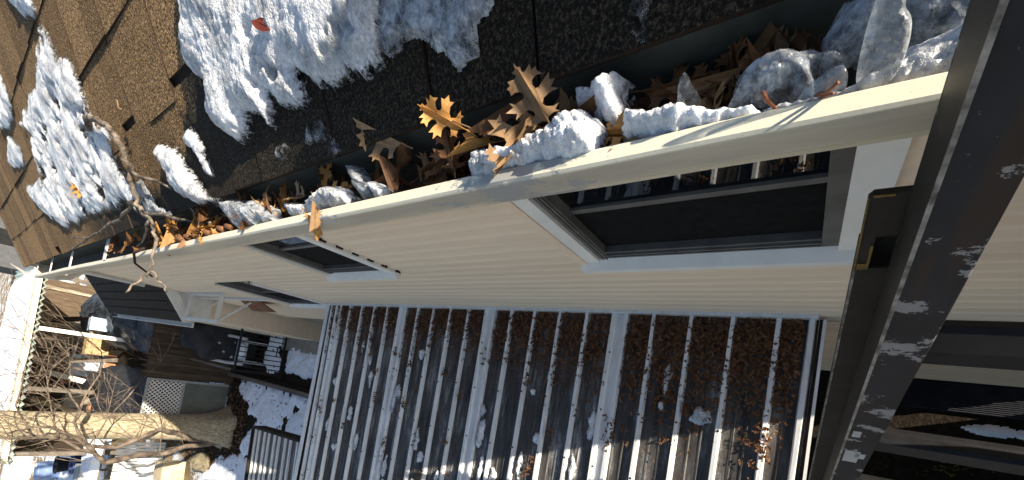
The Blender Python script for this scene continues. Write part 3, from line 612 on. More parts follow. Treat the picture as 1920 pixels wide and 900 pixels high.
tag(field('snow_clump', [(.931,.455),(.891,.447),(.839,.4),(.823,.373),(.855,.369),(.889,.409)], GF(-.51), .045, .0035, 'cloudy_ice', 91, .008, 40, .02, 14, .006, 100), 'glassy snow ridge running from roof edge to gutter lip', 'snow')
tag(field('snow_clump', [(.824,.402),(.783,.393),(.754,.371),(.767,.350),(.811,.362)], GF(-.515), .045, .0035, 'grain_snow', 97, .006, 50, .02, 14, .006, 120), 'fist-sized snow lump among dark leaves in mid gutter', 'snow')
tag(field('snow_clump', [(1.573,.459),(1.4,.431),(1.278,.394),(1.243,.351),(1.357,.348),(1.526,.365),(1.66,.45)], GF(-.51), .06, .005, 'cloudy_ice', 101, .012, 30, .03, 12, .008, 80), 'pinkish slush piled where the snow tongue meets the gutter', 'snow')
mb = MB()
def plate(name, poly, z0, z1, lean, label, seed, mat='cloudy_ice', th=.012):
    """a standing slab of ice: poly = (along y, height)"""
    rp = random.Random(seed); P = [(p[0], p[1]) for p in poly]; n = len(P); mb = MB(); c = np.mean(np.array(P), 0)
    rings = []
    for (s, off) in ((.75, -th*.5), (1, -th*.22), (1.02, th*.1), (.8, th*.5)):
        rings.append([len(mb.v)+j for j in range(n)])
        for (y, hh) in P:
            yy, h2 = c[0]+(y-c[0])*s, c[1]+(hh-c[1])*s; x = lean[0]+(h2)*lean[1]+off+rp.uniform(-.0015, .0015); mb.v.append((x, yy, z0+h2+ZC))
    for a, b in zip(rings[:-1], rings[1:]):
        for j in range(n): mb.f.append((a[j], a[(j+1) % n], b[(j+1) % n], b[j])); mb.mi.append(0)
    mb.f.append(tuple(reversed(rings[0]))); mb.f.append(tuple(rings[-1])); mb.mi += [0, 0]
    o = mb.build(name, mat, None, True); sb = o.modifiers.new('soft', 'SUBSURF'); sb.levels = 2; sb.render_levels = 2
    return tag(o, label, 'ice')
plate('ice_slab', [(.068,.0),(.072,.02),(.068,.038),(.056,.05),(.042,.05),(.03,.042),(.014,.046),(.004,.03),(.006,.0),(.03,-.012)], -.51, 0, (.368, .35), 'rounded clear ice slab standing in the gutter right of the copper stem', 1, 'clear_ice')
plate('ice_slab', [(.046,.0),(.046,.012),(.036,.028),(.024,.034),(.006,.046),(0,.028),(.004,.0)], -.51, 0, (.356, .25), 'small cloudy ice lobe in front of the rounded slab', 2)
plate('ice_slab', [(-.004,.0),(-.004,.03),(-.008,.06),(-.013,.08),(-.020,.084),(-.030,.10),(-.036,.095),(-.030,.062),(-.034,.055),(-.040,.05),(-.040,.02),(-.03,.0)], -.50, 0, (.352, .55), 'tall upright ice wing closest to the ladder', 3)
tag(field('ice_fill', [(.03, .40), (-.01, .40), (-.06, .395), (-.16, .39), (-.17, .47), (-.05, .472), (.02, .46)], GF(-.515), .05, .004, 'cloudy_ice', 111, .006, 30, .03, 10, .004, 60), 'grey block of clear ice filling the gutter behind the tall ice wing', 'ice')
tag(field('ice_fill', [(.115, .372), (.07, .368), (.03, .372), (.03, .42), (.07, .43), (.11, .41)], GF(-.52), .045, .003, 'cloudy_ice', 113, .005, 40, .02, 12, .004, 80), 'glassy ice lump behind the rounded slab', 'ice')
plate('ice_slab', [(.172,.0),(.170,.02),(.164,.038),(.158,.045),(.152,.04),(.150,.02),(.138,.0)], -.50, 0, (.385, .3), 'small pointed ice fin behind the long low snow clump', 4, 'clear_ice')
# ------------------------------------------------------------------ oak leaves
OAK = [(.0,.006),(.09,.02),(.14,.055),(.155,.15),(.115,.21),(.185,.20),(.225,.265),(.255,.19),(.275,.12),(.30,.095),(.35,.085),(.405,.125),(.43,.24),(.385,.345),(.465,.315),(.515,.415),(.55,.31),(.635,.345),(.585,.235),(.565,.14),(.575,.10),(.63,.09),(.68,.12),(.715,.19),(.695,.275),(.765,.225),(.825,.26),(.815,.17),(.885,.185),(.845,.09),(.865,.045),(.92,.07),(.935,.02),(1.0,.0)]
def oak(seed, lobes=3, wide=.42):
    rl = random.Random(seed); return [(x+rl.uniform(-.012, .012)*(.1 < x < .9), max(.004, y*wide/.415*rl.uniform(.9, 1.1)) if y else 0) for x, y in OAK]
def leaf_mesh(seed, mat, curl, twist, lobes=3, wide=.42, oval=False):
    rl = random.Random(seed); vs = []; fs = []; mid = [i/10 for i in range(11)]
    for sgn in (1, -1):
        half = [(t, .26*math.sin(math.pi*min(max(t, 0), 1))**.8) for t in [i/12 for i in range(1, 12)]] if oval else oak(seed+(5 if sgn < 0 else 0), lobes, wide)
        poly = [(0, 0)]+[(x, y*sgn) for x, y in half]+([(1, 0)] if oval else [])+[(t, 0) for t in reversed(mid[1:-1])]
        tri = tessellate_polygon([[Vector((x, y, 0)) for x, y in poly]]); k = len(vs); vs += poly; fs += [tuple(k+i for i in t) for t in tri]
    out = []
    for (x, y) in vs:
        z = curl*(x-.45)**2*1.6+abs(y)**1.5*twist*.9+.025*math.sin(x*9+seed)+.03*math.sin(y*11+seed*1.3); a = (x-.5)*rl.uniform(.0, .05)
        out.append((x-.3, y*(1-.25*abs(twist)), z))
    mb = MB(); mb.add(out, fs); z0 = curl*.2*1.6*.9
    mb.tube([(-.30, 0, out[0][2]), (-.42, .01, out[0][2]-.01), (-.55, .03, out[0][2]+.02)], [.012, .010, .012], 5)
    me = bpy.data.meshes.new('oak_leaf'); me.from_pydata(mb.v, [], mb.f); me.materials.append(MT[mat]); me.update()
    return me
LM = {k: [leaf_mesh(100*i+j*7+3, k, c_, t_, l_, w_) for j, (c_, t_, l_, w_) in enumerate(((.3, .25, 3, .42), (-.35, .5, 3, .36), (.55, -.35, 2, .40), (-.2, .8, 3, .45), (.8, .5, 3, .34)))] for i, k in enumerate(('leaf_orange', 'leaf_tan', 'leaf_brown'))}
def leaf(kind, var, loc, rot, size, label, group=None):
    o = bpy.data.objects.new('oak_leaf', LM[kind][var % 5]); C.objects.link(o); o.location = V(loc); o.rotation_euler = rot; o.scale = (size,)*3
    return tag(o, label, 'leaf', group)
def leafn(kind, var, loc, nrm, tip, size, label, group=None):
    z = Vector(nrm).normalized(); x = Vector(tip); x = (x-z*x.dot(z)).normalized(); y = z.cross(x); o = leaf(kind, var, loc, (0, 0, 0), size, label, group)
    o.rotation_euler = Matrix((x, y, z)).transposed().to_euler(); return o
leafn('leaf_orange', 0, (.432, .54, -.452), (-.3, -.55, .6), (.25, .7, .45), .088, 'bright orange sunlit oak leaf standing at the roof edge')
#, (.35, -.55, 2.6), .105, 'bright orange sunlit oak leaf standing at the roof edge')
leaf('leaf_orange', 1, (.415, .50, -.485), (.5, -.4, 1.9), .10, 'amber oak leaf just below the bright orange upright one')
leaf('leaf_tan', 3, (.408, .395, -.475), (.1, -.25, 2.7), .135, 'large grey-tan oak leaf lying behind the bright snow clump')
leaf('leaf_tan', 0, (.415, .365, -.465), (.25, -.4, .6), .105, 'tan oak leaf curling up against the roof edge')
leaf('leaf_brown', 2, (.44, .44, -.485), (.2, -.2, 2.2), .10, 'brown oak leaf tucked under the roof edge behind the large tan one')
leaf('leaf_orange', 1, (.372, .258, -.492), (.2, -.2, 4.4), .085, 'rusty oak leaf in the gap between two snow clumps')
leaf('leaf_tan', 4, (.347, .985, -.483), (.1, .45, 2.75), .075, 'tan oak leaf draped over the outer gutter lip')
leaf('leaf_orange', 2, (.335, 1.035, -.492), (.2, .9, 2.9), .075, 'small orange leaf tip hanging down the gutter face')
leaf('leaf_tan', 2, (.455, .75, -.485), (.4, -.3, 1.2), .13, 'dim skeletal oak leaf in the dark middle of the gutter')
leaf('leaf_brown', 0, (.40, .58, -.505), (.5, -.1, .4), .10, 'brown oak leaf with raised point left of the bright snow clump')
leaf('leaf_orange', 3, (.655, 3.271, -.325), (-.2, -.45, .9), .12, 'orange oak leaf on the snow streak left of the branch')
rl = random.Random(77)
def heap(n, y0, y1, x0, x1, z0, z1, kinds, s0, s1, label, group):
    for i in range(n):
        y = rl.uniform(y0, y1); x = rl.uniform(x0, x1)
        leaf(rl.choice(kinds), rl.randrange(5), (x, y, rl.uniform(z0, z1)), (rl.uniform(-.4, .4), rl.uniform(-.5, .15), rl.uniform(0, 6.28)), rl.uniform(s0, s1)*.82, label, group)
heap(18, .03, .235, .395, .455, -.565, -.530, ['leaf_brown', 'leaf_brown', 'leaf_tan'], .085, .12, 'dark brown oak leaf in the shaded gutter right of the snow clumps', 'oak leaves in the shaded right end of the gutter')
heap(12, .53, .92, .375, .45, -.555, -.525, ['leaf_brown'], .08, .13, 'dull brown oak leaf lying deep in mid gutter', 'oak leaves deep in mid gutter')
heap(8, .28, .50, .40, .445, -.535, -.505, ['leaf_brown', 'leaf_tan'], .08, .12, 'brown oak leaf behind the bright snow clump', 'oak leaves behind the bright clump')
heap(16, .92, 1.55, .37, .455, -.545, -.485, ['leaf_orange', 'leaf_brown', 'leaf_tan'], .08, .13, 'curled oak leaf in the gutter between the slush and mid gutter', 'oak leaves around the slush')
heap(26, 1.70, 2.9, .36, .46, -.54, -.470, ['leaf_orange', 'leaf_orange', 'leaf_tan', 'leaf_brown'], .09, .15, 'orange oak leaf in the heap under the dead branch', 'oak leaves under the dead branch')
heap(4, 3.2, 3.5, .37, .46, -.53, -.49, ['leaf_brown', 'leaf_orange'], .10, .14, 'rusty oak leaf at the strap where the gutter runs empty', 'oak leaves at the far strap')
o = bpy.data.objects.new('beech_leaf', leaf_mesh(9, 'leaf_red', .2, .35, oval=True)); C.objects.link(o); o.location = V((.655, .985, -.300)); o.rotation_euler = (.1, -.45, 1.2); o.scale = (.055,)*3
tag(o, 'single dark red oval leaf on the big snow patch', 'leaf')
def onroof_bits(rr):
    y = rr.uniform(.05, 2.9); return rr.uniform(.36, .475), y, -.575+ZC+rr.random()*.025
o = litter('gutter_debris', 1500, onroof_bits, .012, ['litter', 'leaf_brown'], 15); tag(o, 'dark rotting leaf crumbs on the gutter floor', 'leaf litter', kind='stuff')
# stems and twigs
def stem(pts, r, label, mat='copper_stem', name='stem', r1=None):
    mb = MB(); mb.tube([V(p) for p in pts], [r+(r*(r1 or .8)-r)*i/(len(pts)-1) for i in range(len(pts))], 6); return tag(mb.build(name, mat, None, True), label, 'stem')
stem([(.356, .060, -.505), (.353, .064, -.488), (.352, .069, -.475), (.355, .073, -.464)], .0016, 'single copper-coloured leaf stem curving above the gutter lip', r1=1.5)
mb = MB(); mb.tube([V((.358, .028, -.492)), V((.350, .018, -.481)), V((.345, .009, -.463))], [.0016]*3, 6); mb.tube([V((.352, .022, -.489)), V((.345, .014, -.478)), V((.341, .012, -.472))], [.0014]*3, 6); tag(mb.build('stem', 'copper_stem', None, True), 'forked copper-coloured stem lying on the gutter lip by the ice slab', 'stem')
stem([(.425, .50, -.50), (.43, .515, -.47), (.432, .535, -.447)], .0016, 'pale thin stem rising in front of the amber leaf', 'leaf_tan')
stem([(.760, 2.10, -.262), (.77, 2.13, -.258), (.79, 2.12, -.250), (.80, 2.15, -.246)], .003, 'fine straw lying on the brown shingles', 'leaf_tan')
for i in range(6):
    y = 1.52+.10*i+rl.uniform(-.02, .02); stem([(.36, y, -.488), (.365, y+.03, -.482), (.37, y+.055, -.487)], .010, 'stubby brown husk lying along the gutter lip', 'leaf_brown', 'husk')['group'] = 'husks on the gutter lip'
# ------------------------------------------------------------------ dead branch
branch = thing('dead_branch', 'forked dead branch lying on the roof and hanging over the gutter', 'branch', loc=V((.60, 2.3, -.40)))
BP = branch.matrix_world.inverted() if False else Matrix.Translation(tuple(-c_ for c_ in V((.60, 2.3, -.40))))
def limb(pts, r0, r1, name='twig', parent=None, mat='twig_bark', rr=rl, jog=.006, n=7):
    P = [Vector(V(p)) for p in pts]; out = []
    for i in range(len(P)-1):
        for k in range(3):
            t = k/3; out.append(P[i].lerp(P[i+1], t)+Vector((rr.uniform(-jog, jog), rr.uniform(-jog, jog), rr.uniform(-jog, jog)))*(0 if (i == 0 and k == 0) else 1))
    out.append(P[-1]); N = len(out); mb = MB(); mb.tube(out, [(r0+(r1-r0)*i/(N-1))*rr.uniform(.84, 1.2) for i in range(N)], n)
    o = mb.build(name, mat, parent, True); return o
def bp(*a, **k): k.setdefault('jog', .008); o = limb(*a, parent=branch, **k); o.matrix_parent_inverse = BP; return o
bp([(.816,2.656,-.245),(.821,2.585,-.230),(.792,2.438,-.235),(.754,2.327,-.255),(.687,2.226,-.295),(.637,2.251,-.325),(.576,2.311,-.357),(.514,2.32,-.388),(.467,2.30,-.412)], 0.0141, 0.0090, 'main_stem')
bp([(.610,2.29,-.345),(.559,2.115,-.372),(.505,1.91,-.405)], 0.0077, 0.0036)
bp([(.512,2.36,-.388),(.496,2.509,-.400),(.473,2.73,-.410),(.458,3.139,-.418),(.458,3.5,-.420),(.442,3.982,-.428),(.426,4.07,-.44)], 0.0089, 0.0048)
bp([(.458,3.5,-.42),(.477,3.701,-.408),(.498,4.001,-.398)], 0.0057, 0.0036)
bp([(.467,2.30,-.412),(.435,2.22,-.43),(.413,2.25,-.440),(.376,2.25,-.458),(.32,2.25,-.463),(.263,2.25,-.463),(.233,2.25,-.463)], 0.0089, 0.0048)
bp([(.233,2.25,-.463),(.205,2.25,-.446),(.166,2.25,-.423),(.123,2.25,-.406)], 0.0051, 0.0036)
bp([(.233,2.25,-.463),(.213,2.25,-.485),(.193,2.25,-.508),(.163,2.25,-.531)], 0.0051, 0.0030)
bp([(.47,2.30,-.41),(.45,2.12,-.44),(.42,1.92,-.47),(.40,1.75,-.49)], 0.0077, 0.0036)
bp([(.44,2.25,-.43),(.40,2.42,-.46),(.37,2.62,-.475)], 0.0064, 0.0030)
stem([(.352, 2.50, -.478), (.335, 2.62, -.470), (.30, 2.72, -.50), (.265, 2.80, -.59)], .006, 'dark crooked twig hanging over the lip beside the branch', 'brown_trim', 'twig')
# ------------------------------------------------------------------ ladder
TH = .348; LU = np.array((-math.sin(TH), 0, -math.cos(TH))); LMv = np.array((math.cos(TH), 0, -math.sin(TH))); LY = np.array((0, 1., 0)); L0 = np.array((0, 0, ZC))
ladder = thing('extension_ladder', 'dark weathered extension ladder leaning on the gutter at the right', 'ladder', loc=(-1.2, -.35, 0)); LI = Matrix.Translation((1.2, .35, 0))
def lp(mb, n, mt, parent=ladder, **k):
    o = mb.build(n, mt, parent, **k)
    if parent is ladder: o.matrix_parent_inverse = LI
    return o
def lb(mb, mm, yy, uu, mi=0): mb.obox(L0, LMv, LY, LU, mm, yy, uu, mi)
D1, D2, DB, DE = .366, .468, .476, .517; ya, yb = -.0666, -.1145; U0, U1, UB = -.55, 3.3, .456
UE = 3.93; WD = .66
for sgn in (0, 1):
    f = (lambda y0, y1: (min(y0, y1), max(y0, y1))) if sgn == 0 else (lambda y0, y1: (min(-WD-y0-.12, -WD-y1-.12), max(-WD-y0-.12, -WD-y1-.12)))
    mb = MB(); lb(mb, (D1, D1+.006), f(ya, yb), (U0, U1)); lb(mb, (D1+.006, D2-.006), f(ya, ya-.006), (U0, U1), 1); lb(mb, (D2-.006, D2), f(ya, yb), (U0, U1)); fly = lp(mb, 'fly_rail', ['ladder_paint', 'ladder_brown'], bevel=.0015)
    mb = MB(); lb(mb, (D1-.0012, D1+.001), f(ya+.0012, ya-.0026), (U0, U1)); mb.build('worn_edge', 'worn_edge', fly)
    mb = MB(); lb(mb, (DB, DB+.006), f(-.0325, -.0805), (UB+.135, UE)); lb(mb, (DB+.006, DE), f(-.0325, -.0385), (.565, UE)); lb(mb, (DE-.006, DE), f(-.0385, -.0805), (.565, UE)); bs = lp(mb, 'base_rail', 'ladder_brown', bevel=.0015)
    mb = MB(); lb(mb, (DB-.0012, DB+.0008), f(-.0313, -.0345), (UB+.135, UE)); mb.build('worn_edge', 'worn_edge', bs)
    pol = [(-.0315, UB+.006), (-.036, UB), (-.079, UB), (-.079, UB+.070), (-.047, UB+.070), (-.047, UB+.133), (-.0315, UB+.133)]; mb = MB(); vs = []
    for dd in (DB-.003, DB+.005):
        for (yy_, uu_) in pol: vs.append(L0+LMv*dd+LU*uu_+LY*f(yy_, yy_)[0])
    n_ = len(pol); mb.add(vs, [tuple(range(n_)), tuple(reversed(range(n_, 2*n_)))]+[(i, i+n_, (i+1) % n_+n_, (i+1) % n_) for i in range(n_)]); brk = lp(mb, 'guide_bracket', 'ladder_brown')
    mb = MB(); lb(mb, (DB-.0045, DB-.0032), f(-.0312, -.0332), (UB+.004, UB+.13)); lb(mb, (DB-.0045, DB-.0032), f(-.036, -.055), (UB+.001, UB+.004)); lb(mb, (DB-.0045, DB-.0032), f(-.0345, -.0465), (UB+.120, UB+.132)); lb(mb, (DB-.0045, DB-.0032), f(-.0440, -.0470), (UB+.085, UB+.120)); mb.build('paint_edge', 'yellow_paint', brk)
    mb = MB(); lb(mb, (DB-.01, DE+.01), f(-.025, -.09), (UE, UE+.045)); lp(mb, 'foot', 'rubber')
def rung(u, y0, y1, mc, r):
    mb = MB(); n = 10; vs = []; prof = [(-r*1.15, -r*.5), (-r*1.25, -r*.1), (-r*1.0, r*.45), (-r*.3, r*.75), (r*.5, r*.7), (r*1.05, r*.25), (r*1.1, -r*.25), (r*.7, -r*.55)]
    n = len(prof)
    for y in (y0, y1):
        for (a, b) in prof: vs.append(L0+LMv*(mc+b)+LU*(u+a)+LY*y)
    mb.add(vs, [tuple(range(n)), tuple(reversed(range(n, 2*n)))]+[(i, i+n, (i+1) % n+n, (i+1) % n) for i in range(n)]); return lp(mb, 'rung', 'black_metal', bevel=.001)
k = -2
for k in range(-2, 7): rung(.67+.43*k, ya-.006, -WD-ya-.12+.006, .42, .025)
for k in range(0, 7): rung(.90+.43*k, -.0385, -WD-.12+.0385, .53, .025)
for i, (y, u, s) in enumerate([(-.085, 1.03, .012), (-.098, 1.04, .008), (-.080, .92, .006)]):
    mb = MB(); lb(mb, (D1-.0006, D1+.002), (y-s, y+s), (u, u+.07 if i == 0 else u+.03)); mb.build('sticker', 'grey_paint', ladder).matrix_parent_inverse = LI
# ------------------------------------------------------------------ at the foot of the wall
mb = MB()
for i in range(15): mb.box((.345+i*.0125, -1.25, .018), (.351+i*.0125, -.30, .036))
mb.box((.34, -1.26, 0), (.535, -.29, .018)); tag(mb.build('ribbed_mat', 'rubber'), 'dark ribbed mat at the foot of the siding below the ladder', 'mat')
tag(field('snow_remnant', [(-1.3, .23), (-.9, .22), (-.8, .255), (-.95, .275), (-1.3, .27)], ((0, 0, .002), (0, 1, 0), (1, 0, 0), (0, 0, 1)), .03, .01, 'yard_snow', 3, .02, 12, .03), 'thin snow remnant on the soil between ladder rungs', 'snow')
rw = random.Random(4); mb = MB()
for i in range(45):
    x, y = rw.gauss(-.06, .05), rw.gauss(-.82, .10); h_ = rw.uniform(.03, .08); mb.add([(x, y, 0), (x+.012, y+.004, 0), (x+rw.uniform(-.03, .03), y+rw.uniform(-.03, .03), h_)], [(0, 1, 2)])
tag(mb.build('weed_tuft', 'moss'), 'yellow-green weed tuft on the soil below the ladder', 'plant', kind='stuff')
# ------------------------------------------------------------------ the yard beyond the porch roof
def pt(o, parent): o.parent = parent; o.matrix_parent_inverse = Matrix.Translation(-parent.location); return o
def box_part(name, a, b, mat, parent, **k): mb = MB(); mb.box(a, b); return pt(mb.build(name, mat, None, **k), parent)
# black railing across the landing
rail = thing('railing', 'black metal railing running out from the wall behind the porch roof', 'railing', loc=(0, 8.1, 0))
for x in (.50, -.48): box_part('post', (x-.022, 8.078, 0), (x+.022, 8.122, .93), 'black_metal', rail)
box_part('top_rail', (-.458, 8.085, .86), (.478, 8.115, .89), 'black_metal', rail); box_part('bottom_rail', (-.458, 8.085, .10), (.478, 8.115, .125), 'black_metal', rail)
for i in range(10): x = -.40+i*.088; box_part('baluster', (x-.009, 8.091, .125), (x+.009, 8.109, .86), 'black_metal', rail)
box_part('end_rail', (-.505, 8.125, .86), (-.46, 10.3, .885), 'timber', rail)
# landing, kerb and yard snow
mb = MB(); mb.box((.02, 7.0, .0), (.549, 8.35, .06)); tag(mb.build('landing', 'foundation'), kind='structure')
mb = MB(); mb.box((-.74, 6.4, 0), (-.66, 10.35, .14)); tag(mb.build('timber_edging', 'timber'), 'weathered timber edging along the yard snow', 'edging')
mb = MB(); mb.box((-.655, 6.4, .001), (-.60, 10.3, .05)); tag(mb.build('edging_stones', 'brown_trim'), 'dark strip of stone along the inner side of the timber edging', 'edging')
GR = ((0, 0, .003), (1, 0, 0), (0, 1, 0), (0, 0, 1))
tag(field('snow_patch', [(-.745, 6.3), (-.745, 9.9), (-.95, 10.0), (-1.15, 9.6), (-1.35, 9.3), (-1.5, 8.9), (-1.75, 9.2), (-2.1, 9.3), (-2.3, 8.6), (-2.0, 6.3)], GR, .05, .022, 'yard_snow', 7, .16, 3.4, .12, 2, .006, 14, 4.0), 'smooth blue-white yard snow dotted with leaves beside the porch roof', 'snow')
tag(field('snow_patch', [(.12, 7.0), (.16, 8.12), (-.42, 8.08), (-.40, 7.0)], ((0, 0, .004), (1, 0, 0), (0, 1, 0), (0, 0, 1)), .07, .02, 'yard_snow', 9, .07, 5, .1, 4, .02, 16, 3.5), 'lumpy snow patch in front of the black railing', 'snow')
tag(field('snow_patch', [(-2.3, 8.7), (-2.45, 9.7), (-2.65, 10.6), (-3.3, 11.2), (-4.6, 11.9), (-4.4, 8.5)], GR, .06, .03, 'yard_snow', 13, .2, 2.0, .15, 2, .01, 12, 1.6), 'sunlit yard snow around the boulder', 'snow')
tag(field('snow_patch', [(-.9, 10.9), (-1.05, 11.6), (-1.35, 11.4), (-1.5, 10.6), (-1.2, 10.5)], GR, .03, .03, 'yard_snow', 19, .16, 3.5, .1, 2, .01, 12, 2.6), 'broken snow scraps on the dark ground in front of the gate', 'snow')
def yl(rr): return rr.uniform(-2.2, -.76), rr.uniform(6.4, 9.9), .05+rr.random()*.015
tag(litter('yard_leaves', 170, yl, .026, ['leaf_brown', 'litter'], 31), 'leaf scraps scattered over the yard snow', 'leaf litter', kind='stuff')
def ylg(rr): return rr.uniform(-3.0, -.75), rr.uniform(9.3, 14), .006+rr.random()*.03
tag(litter('soil_leaves', 4200, ylg, .026, ['leaf_brown', 'litter', 'leaf_tan'], 33), 'brown leaves carpeting the soil round the tree', 'leaf litter', kind='stuff')
tag(field('snow_patch', [(.30, 8.25), (.25, 9.0), (-.1, 9.1), (-.5, 8.9), (-.48, 8.2), (-.1, 8.5)], GR, .03, .02, 'yard_snow', 29, .12, 4, .08, 4, .01, 16, 5, .36), 'scraps of snow on the ground behind the black railing', 'snow')
rock('boulder', (-2.82, 10.95, .05), (.22, .26, .24), 'boulder', 5, .3, 2.2); tag(bpy.data.objects['boulder'], 'mossy boulder in the sunlit snow beside the tree', 'rock')
side = thing('shade_fence', 'unseen board fence added by the near house corner to shade the ground', 'fence', loc=(-.7, -1.45, 0))  # out of view, added to keep the ground below the ladder in shade
for i in range(19): x = .50-i*.135; box_part('board', (x-.13, -1.45, 0), (x, -1.43, 1.93), 'fence_wood', side)
for z in (.4, 1.5): box_part('rail', (-2.06, -1.49, z), (.50, -1.452, z+.08), 'fence_wood', side)
# white garden chair behind the railing
chair = thing('garden_chair', 'white plastic garden chair with a looped back behind the railing', 'chair', loc=(-.15, 9.2, 0))
mb = MB(); mb.tube([(-.40, 9.05, .40), (-.42, 9.45, .52), (-.40, 9.62, .80), (-.28, 9.70, .92), (-.02, 9.70, .92), (.10, 9.62, .80), (.12, 9.45, .52), (.10, 9.05, .40)], [.03]*8, 8); pt(mb.build('frame', 'plastic_white', None, True), chair)
mb = MB(); mb.box((-.37, 9.0, .38), (.07, 9.45, .41)); pt(mb.build('seat', 'plastic_white', None, bevel=.01), chair)
for i in range(4): x = -.32+.10*i; mb = MB(); mb.bar((x+.02, 9.47, .44), (x+.02, 9.67, .86), .022, .008); pt(mb.build('slat', 'plastic_white', None), chair)
for x in (-.35, .05):
    for y in (9.03, 9.42): mb = MB(); mb.bar((x, y, 0), (x, y, .38), .022); pt(mb.build('leg', 'plastic_white', None), chair)
rock('snow_heap', (-.15, 9.2, .41), (.15, .15, .06), 'yard_snow', 71, .3, 3, flat=.05); tag(bpy.data.objects['snow_heap'], 'small heap of snow on the garden chair seat', 'snow')
# covered grill
grill = thing('covered_grill', 'barbecue grill under a black cover in front of the fence', 'grill', loc=(.0, 9.75, 0))
def drape(rings, n=28, seed=1):
    mb = MB()
    for (hx, hy, z, cx, cy) in rings:
        for j in range(n):
            a = 2*math.pi*j/n; c_, s_ = math.cos(a), math.sin(a); k = (abs(c_)**5+abs(s_)**5)**(-1/5); f = 1+.05*math.sin(a*7+z*3+seed)*(1.1-z)
            mb.v.append((cx+hx*c_*k*f, cy+hy*s_*k*f, z))
    for i in range(len(rings)-1):
        for j in range(n): mb.f.append((i*n+j, i*n+(j+1) % n, (i+1)*n+(j+1) % n, (i+1)*n+j)); mb.mi.append(0)
    mb.f.append(tuple((len(rings)-1)*n+j for j in range(n))); mb.mi.append(0); return mb
pt(drape([(.46, .30, .03, 0, 9.75), (.45, .29, .4, 0, 9.75), (.44, .28, .82, 0, 9.75), (.40, .28, .92, 0, 9.75), (.26, .26, 1.0, 0, 9.75), (.24, .22, 1.18, 0, 9.75), (.18, .12, 1.24, 0, 9.75)]).build('cover', 'grill_cover', None, True), grill)
mb = MB()
for (x, z) in ((-.22, .62), (-.06, .72)):
    mb.add([(x+r_*math.cos(k*math.pi/5+.3), 9.455-.008*(k % 2), z+r_*math.sin(k*math.pi/5+.3)) for k in range(10) for r_ in ((.034 if k % 2 == 0 else .013),)], [tuple(range(10))])
pt(mb.build('emblem', 'plastic_white', None), grill)
# stockade fence and gate
fence = thing('stockade_fence', 'dark brown stockade fence of pointed pickets behind the grill', 'fence', loc=(-.2, 10.4, 0))
for x0 in (.25, -.35, -.88): box_part('post', (x0-.04, 10.46, 0), (x0+.04, 10.54, 1.5), 'fence_wood', fence)
for z in (.35, 1.2): box_part('rail', (-.92, 10.425, z), (.54, 10.459, z+.07), 'fence_wood', fence)
rf = random.Random(2); x = .245; pk = None
while x > -.93:
    w_ = .056*rf.uniform(.9, 1.1); h_ = rf.uniform(1.53, 1.60); mb = MB(); mb.add([(x, 10.40, 0), (x-w_, 10.40, 0), (x-w_, 10.40, h_-.07), (x-w_/2, 10.40, h_), (x, 10.40, h_-.07), (x, 10.424, 0), (x-w_, 10.424, 0), (x-w_, 10.424, h_-.07), (x-w_/2, 10.424, h_), (x, 10.424, h_-.07)], [(0,1,2,3,4), (9,8,7,6,5), (0,5,6,1), (1,6,7,2), (2,7,8,3), (3,8,9,4), (4,9,5,0)])
    pt(mb.build('picket', 'fence_wood', None), fence); x -= w_+.0025
gate = thing('yard_gate', 'gate with white diagonal lattice over a grey-green panel at the fence end', 'gate', loc=(-1.3, 10.4, 0))
for (a, b) in (((-1.0, 10.39, .05), (-.955, 10.43, 1.46)), ((-1.70, 10.39, .05), (-1.655, 10.43, 1.46)), ((-1.655, 10.39, 1.42), (-1.0, 10.43, 1.46)), ((-1.655, 10.39, .84), (-1.0, 10.43, .88))): box_part('gate_frame', a, b, 'grey_paint', gate)
box_part('lower_panel', (-1.655, 10.40, .05), (-1.0, 10.42, .84), 'gate_panel', gate)
for s in (1, -1):
    for i in range(-8, 13):
        a = -1.655+i*.075; p0, p1 = (a, .88), (a+.54*1.0, 1.42)
        if s < 0: p0, p1 = (a+.54, .88), (a, 1.42)
        def clip(p, q):
            t0, t1 = 0, 1; dx = q[0]-p[0]
            for lim, sg in ((-1.655, 1), (-1.0, -1)):
                d0 = (p[0]-lim)*sg; d1 = (q[0]-lim)*sg
                if d0 < 0 and d1 < 0: return None
                if d0 < 0: t0 = max(t0, d0/(d0-d1))
                if d1 < 0: t1 = min(t1, d0/(d0-d1))
            if t1-t0 < .06: return None
            return tuple((p[0]+dx*t, 10.402+.008*(s < 0), p[1]+(q[1]-p[1])*t) for t in (t0, t1))
        c_ = clip(p0, p1)
        if c_: mb = MB(); mb.bar(c_[0], c_[1], .009, .0035, (0, 1, 0)); pt(mb.build('lattice_strip', 'white_trim', None), gate)
